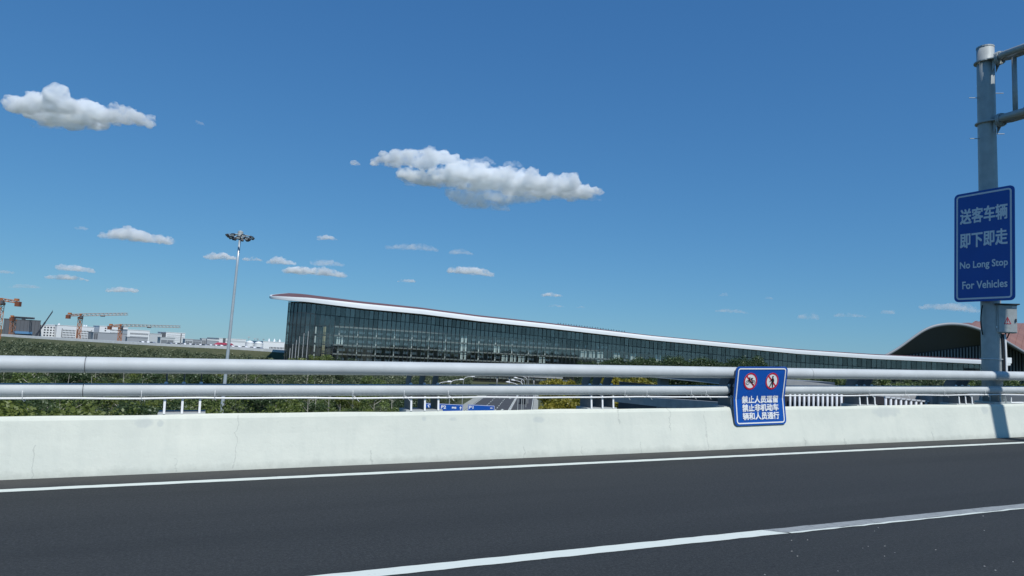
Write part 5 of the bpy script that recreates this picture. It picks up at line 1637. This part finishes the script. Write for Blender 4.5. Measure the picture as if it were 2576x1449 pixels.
# yellow-leaved shrubs and trees right of the service road
for k, (x, y, Y, s) in enumerate(((1392, 956, 190, 1), (1405, 950, 185, 1), (1425, 958, 190, 1), (1445, 957, 180, 1), (1545, 948, 170, 1), (1560, 949, 172, 1), (1585, 953, 168, 1), (1610, 951, 170, 1), (1627, 952, 172, 1))):
    p = at_y(x, y, Y)
    tree('yellow', (p[0], Y, 0), p[2] / 4.5, 'yellow leaved tree between the railing tubes, %s from the left' % ORD[k], 'yellow leaved trees', k=k % 2)
for k, (x, y, Y) in enumerate(((1408, 1002, 120), (1422, 1000, 122), (1436, 1003, 118), (1450, 1000, 121), (1430, 1012, 112), (1415, 1016, 110))):
    p = at_y(x, y, Y)
    tree('yellow', (p[0], Y, 0), p[2] / 4.5, 'yellow-green shrub in the low bed left of the ramp wall, %s of six' % ORD[k], 'yellow-green shrubs in the low bed', name='shrub', k=k % 2)
for k in range(16):
    x = 1470 + 11 * k; Y = tr.uniform(180, 205); p = at_y(x, tr.uniform(950, 958), Y)
    tree('dark', (p[0], Y, 0), p[2] / 6.5, 'dark green tree behind the yellow leaved trees, %s from the left' % ORD[k], 'dark trees behind the yellow ones')
# row of dark trees before the glass building
for k in range(30):
    x = 1490 + 15.5 * k + tr.uniform(-4, 4); Y = tr.uniform(238, 262)
    yt = np.interp(x, [1480, 1520, 1580, 1700, 1780, 1850, 1880, 1945], [917, 908, 904, 905, 909, 908, 902, 919]) + tr.uniform(-1, 4)
    p = at_y(x, yt, Y)
    tree('dark', (p[0], Y, 0), p[2] / 6.2, 'dark green tree in front of the glass building, %s from the left' % ORD[k], 'dark trees before the glass building')
# trees seen between the tubes at the right
for k in range(46):
    x = 1985 + 13.5 * k + tr.uniform(-5, 5); Y = tr.uniform(225, 290)
    p = at_y(x, tr.uniform(942, 950) + (x - 1985) * 0.012, Y)
    tree('young' if k % 3 else 'dark', (p[0], Y, 0), max(p[2], 3) / 6.2, 'green tree between the tubes right of the notice board, %s along' % ORD[k], 'tree belt at the right')
for k in range(9):
    p = at_y(2345 + 13 * k, 966, 150)
    car('white car parked before the tree belt at the right', (p[0], 150, 0.0 + max(p[2] - 1.4, 0)), tr.uniform(0, 3), cb_w, 'white cars before the tree belt') if False else None
# shrubs at the foot of the glazed building's left end
for k in range(9):
    x = 742 + 14 * k; p = at_y(x, 896 + tr.uniform(-4, 4), 300)
    tree('young', (p[0], 300, 0), p[2] / 6.0, 'tree at the foot of the rounded glass corner, %s from the left' % ORD[k], 'trees by the rounded glass corner')

# ================================================================== CLOUDS
M_cloud = bpy.data.materials.new('cloud_vapour'); M_cloud.use_nodes = True
g = NG(M_cloud); g.t.nodes.remove(g.t.nodes['Principled BSDF'])
pv = g.n('ShaderNodeVolumePrincipled')
pv.inputs['Color'].default_value = (0.975, 0.992, 1, 1); pv.inputs['Anisotropy'].default_value = 0.0
cp = g.n('ShaderNodeNewGeometry').outputs['Position']
wsp = g.noise(cp, 0.022, 5, 0.62)
dn = g.n('ShaderNodeMath', operation='MULTIPLY'); dn.name = 'density'
g.link(g.ramp(wsp, 0.40, 0.64), dn.inputs[0]); dn.inputs[1].default_value = 0.075
g.link(dn.outputs[0], pv.inputs['Density'])
g.link(pv.outputs[0], g.t.nodes['Material Output'].inputs['Volume'])
M_cloud_thin = M_cloud.copy(); M_cloud_thin.name = 'thin_cloud_vapour'
M_cloud_thin.node_tree.nodes['density'].inputs[1].default_value = 0.021
import bmesh
def cloud_mesh(balls, voxel, seed, disp, m, name='cloud'):
    bm = bmesh.new()
    for (c, r) in balls:
        mtx = Matrix.Translation(c) @ Matrix.Diagonal((r[0], r[1], r[2], 1))
        bmesh.ops.create_icosphere(bm, subdivisions=2, radius=1, matrix=mtx)
    me = bpy.data.meshes.new('cloud_source'); bm.to_mesh(me); bm.free()
    o = bpy.data.objects.new('cloud_source', me); COL.objects.link(o)
    rmd = o.modifiers.new('r', 'REMESH'); rmd.mode = 'VOXEL'; rmd.voxel_size = voxel
    for k, (st, nsz) in enumerate(disp):
        tx = bpy.data.textures.new('t', 'CLOUDS'); tx.noise_scale = nsz; tx.noise_depth = 3
        dm = o.modifiers.new('d', 'DISPLACE'); dm.texture = tx; dm.strength = st; dm.mid_level = 0.5; dm.texture_coords = 'LOCAL'
    rm2 = o.modifiers.new('r2', 'REMESH'); rm2.mode = 'VOXEL'; rm2.voxel_size = voxel
    dg = bpy.context.evaluated_depsgraph_get()
    out = bpy.data.meshes.new_from_object(o.evaluated_get(dg))
    out.name = name; out.materials.clear(); out.materials.append(m)
    bpy.data.objects.remove(o); bpy.data.meshes.remove(me)
    return out
YC = 3000.0
PXM = YC / FPX
def cloud(label, outline, mats=M_cloud, seed=1, group=None, dens=1.0):
    """outline: list of (x, y_top, y_base) picture heights along the cloud."""
    r = random.Random(seed)
    xs = [p[0] for p in outline]
    cx = (xs[0] + xs[-1]) / 2; cy = sum(p[1] + p[2] for p in outline) / 2 / len(outline)
    c0 = at_y(cx, cy, YC)
    balls = []
    xa, xb = xs[0] + 0.10 * min(xs[-1] - xs[0], 120), xs[-1] - 0.06 * min(xs[-1] - xs[0], 120)
    x = xa
    hmax = max(p[2] - p[1] for p in outline)
    while x <= xb:
        yt = np.interp(x, xs, [p[1] for p in outline]); yb = np.interp(x, xs, [p[2] for p in outline])
        h = yb - yt
        rr_ = max(h * 0.30, 2.0)
        nn = 3 if h > 30 else 2
        for k in range(nn):
            f = (k + 0.5) / nn if nn > 1 else 0.5
            rad_ = rr_ * r.uniform(0.75, 1.2)
            y = yt + rad_ + (h - 2 * rad_) * (1 - f) if h > 2 * rad_ else (yt + yb) / 2
            p = at_y(x + r.uniform(-2, 2), y, YC) - c0
            dp = r.uniform(-0.9, 0.9) * h
            balls.append(((p[0], dp * PXM, p[2]), (rad_ * PXM * (1.15 + 0.55 * (k == 0)), rad_ * PXM * 1.3, rad_ * PXM * (0.95 - 0.15 * (k == 0)))))
        x += max(rr_ * 0.55, 2.2)
    me = cloud_mesh(balls, max(hmax * PXM / 42, 1.4), seed, ((hmax * PXM * 0.25, hmax * PXM * 0.38), (hmax * PXM * 0.17, hmax * PXM * 0.16), (hmax * PXM * 0.10, hmax * PXM * 0.06)), mats)
    for p in me.polygons: p.use_smooth = True
    o = bpy.data.objects.new('cloud', me); COL.objects.link(o); o.location = tuple(c0)
    return tag(o, label, 'cloud', group)
GC = 'fair weather clouds'
cloud('large white cloud with lumpy top high at the left edge', [(38, 256, 288), (55, 242, 298), (85, 238, 308), (120, 240, 314), (160, 238, 318), (185, 228, 318), (215, 246, 318), (250, 262, 316), (280, 276, 314), (300, 270, 314), (330, 266, 316), (360, 280, 318), (384, 306, 320)], seed=3)
cloud('upper left lobe of the large white cloud in the middle of the sky', [(925, 404, 416), (960, 392, 418), (985, 375, 418), (1020, 378, 420), (1055, 370, 424), (1085, 376, 428), (1120, 376, 425), (1150, 388, 420), (1165, 402, 414)], seed=5)
cloud('long main body of the large white cloud in the middle of the sky', [(1000, 424, 450), (1040, 420, 462), (1080, 428, 468), (1120, 424, 472), (1150, 412, 474), (1190, 406, 480), (1230, 416, 486), (1280, 424, 492), (1330, 426, 496), (1380, 438, 500), (1440, 446, 502), (1480, 462, 500), (1522, 484, 492)], seed=7)
cloud('grey lower skirt of the large white cloud in the middle of the sky', [(1120, 470, 492), (1155, 472, 518), (1200, 474, 525), (1250, 474, 522), (1300, 476, 516), (1360, 480, 510), (1420, 484, 504)], mats=M_cloud_thin, seed=9)
small = [('tiny cloud left of the large middle cloud', (882, 908, 404, 418, 0)), ('small wisp above the large middle cloud', (1264, 1316, 402, 424, 1)),
    ('long pale cloud at the left below the big left cloud', (245, 440, 572, 612, 0)), ('faint wisp left of the long pale cloud', (190, 222, 568, 580, 1)),
    ('small cloud just left of the floodlight mast', (515, 600, 633, 656, 0)), ('small cloud just right of the floodlight mast', (608, 662, 643, 658, 0)),
    ('small cloud third right along the row by the mast', (668, 745, 646, 668, 0)), ('flat cloud at the bottom of the row right of the mast', (705, 876, 668, 696, 0)),
    ('thin veil cloud above the flat cloud right of the mast', (778, 868, 647, 672, 1)), ('little puff high right of the mast', (793, 850, 590, 606, 0)),
    ('small puff below the large middle cloud', (1128, 1192, 624, 642, 1)), ('bright flat cloud in the middle above the glass building', (1120, 1246, 666, 694, 0)),
    ('short thin cloud left of the bright flat cloud', (995, 1050, 700, 712, 0)), ('low wisp right of centre above the glass roof', (1354, 1418, 735, 748, 0)),
    ('lower wisp right of centre above the glass roof', (1375, 1420, 765, 774, 1)), ('tiny wisp at the right of the two low wisps', (1450, 1474, 769, 776, 1)),
    ('upper puff of the cluster at the far left', (138, 245, 664, 686, 0)), ('lower puff of the cluster at the far left', (105, 228, 688, 706, 0)),
    ('flat thin cloud low at the left edge', (15, 114, 714, 727, 1)), ('small cloud above the tall tower crane', (262, 350, 720, 738, 0)),
    ('thin cloud touching the left edge', (-20, 38, 676, 690, 1)), ('tiny puff right of centre, upper of the two', (1808, 1834, 737, 747, 1)),
    ('thin streak low at the right of centre', (1790, 1893, 776, 789, 1)), ('tiny puff right of centre, right one of the two', (1922, 1944, 745, 754, 1)),
    ('faint puff low at the right, first of four', (2008, 2060, 783, 806, 1)), ('faint cloud low at the right, second of four', (2090, 2188, 785, 800, 1)),
    ('faint puff low at the right, third of four', (2214, 2252, 777, 792, 1)), ('broad faint cloud behind the traffic sign', (2310, 2470, 758, 786, 1))]
small += [('torn wisp under the left end of the large middle cloud', (1010, 1160, 452, 472, 1)), ('thin tail at the right end of the large middle cloud', (1400, 1528, 486, 504, 1)),
          ('thin shred on top of the large middle cloud', (1166, 1250, 396, 414, 1)), ('flat grey veil below the large middle cloud', (1150, 1290, 508, 530, 1)), ('thin veil under the big left cloud', (70, 260, 308, 326, 1)),
          ('faint veil between the mast and the middle of the sky', (960, 1110, 612, 632, 1))]
small.append(('very faint speck of cloud right of the big left cloud', (494, 510, 302, 315, 1)))
for k, (lab, (x0, x1, y0, y1, thin)) in enumerate(small):
    y0 -= (y1 - y0) * 0.22
    r = random.Random(100 + k); n = 7
    ol = []
    for i in range(n):
        f = i / (n - 1); env = math.sin(math.pi * (0.08 + 0.84 * f)) ** 0.7
        tilt = (f - 0.5) * (y1 - y0) * (0.35 if x1 - x0 > 100 else 0.1)
        ol.append((x0 + (x1 - x0) * f, y1 - (y1 - y0) * env * r.uniform(0.65, 1.0) + tilt, y1 - (y1 - y0) * 0.05 * r.random() + tilt))
    cloud(lab, ol, mats=M_cloud_thin if thin else M_cloud, seed=100 + k, group=GC)
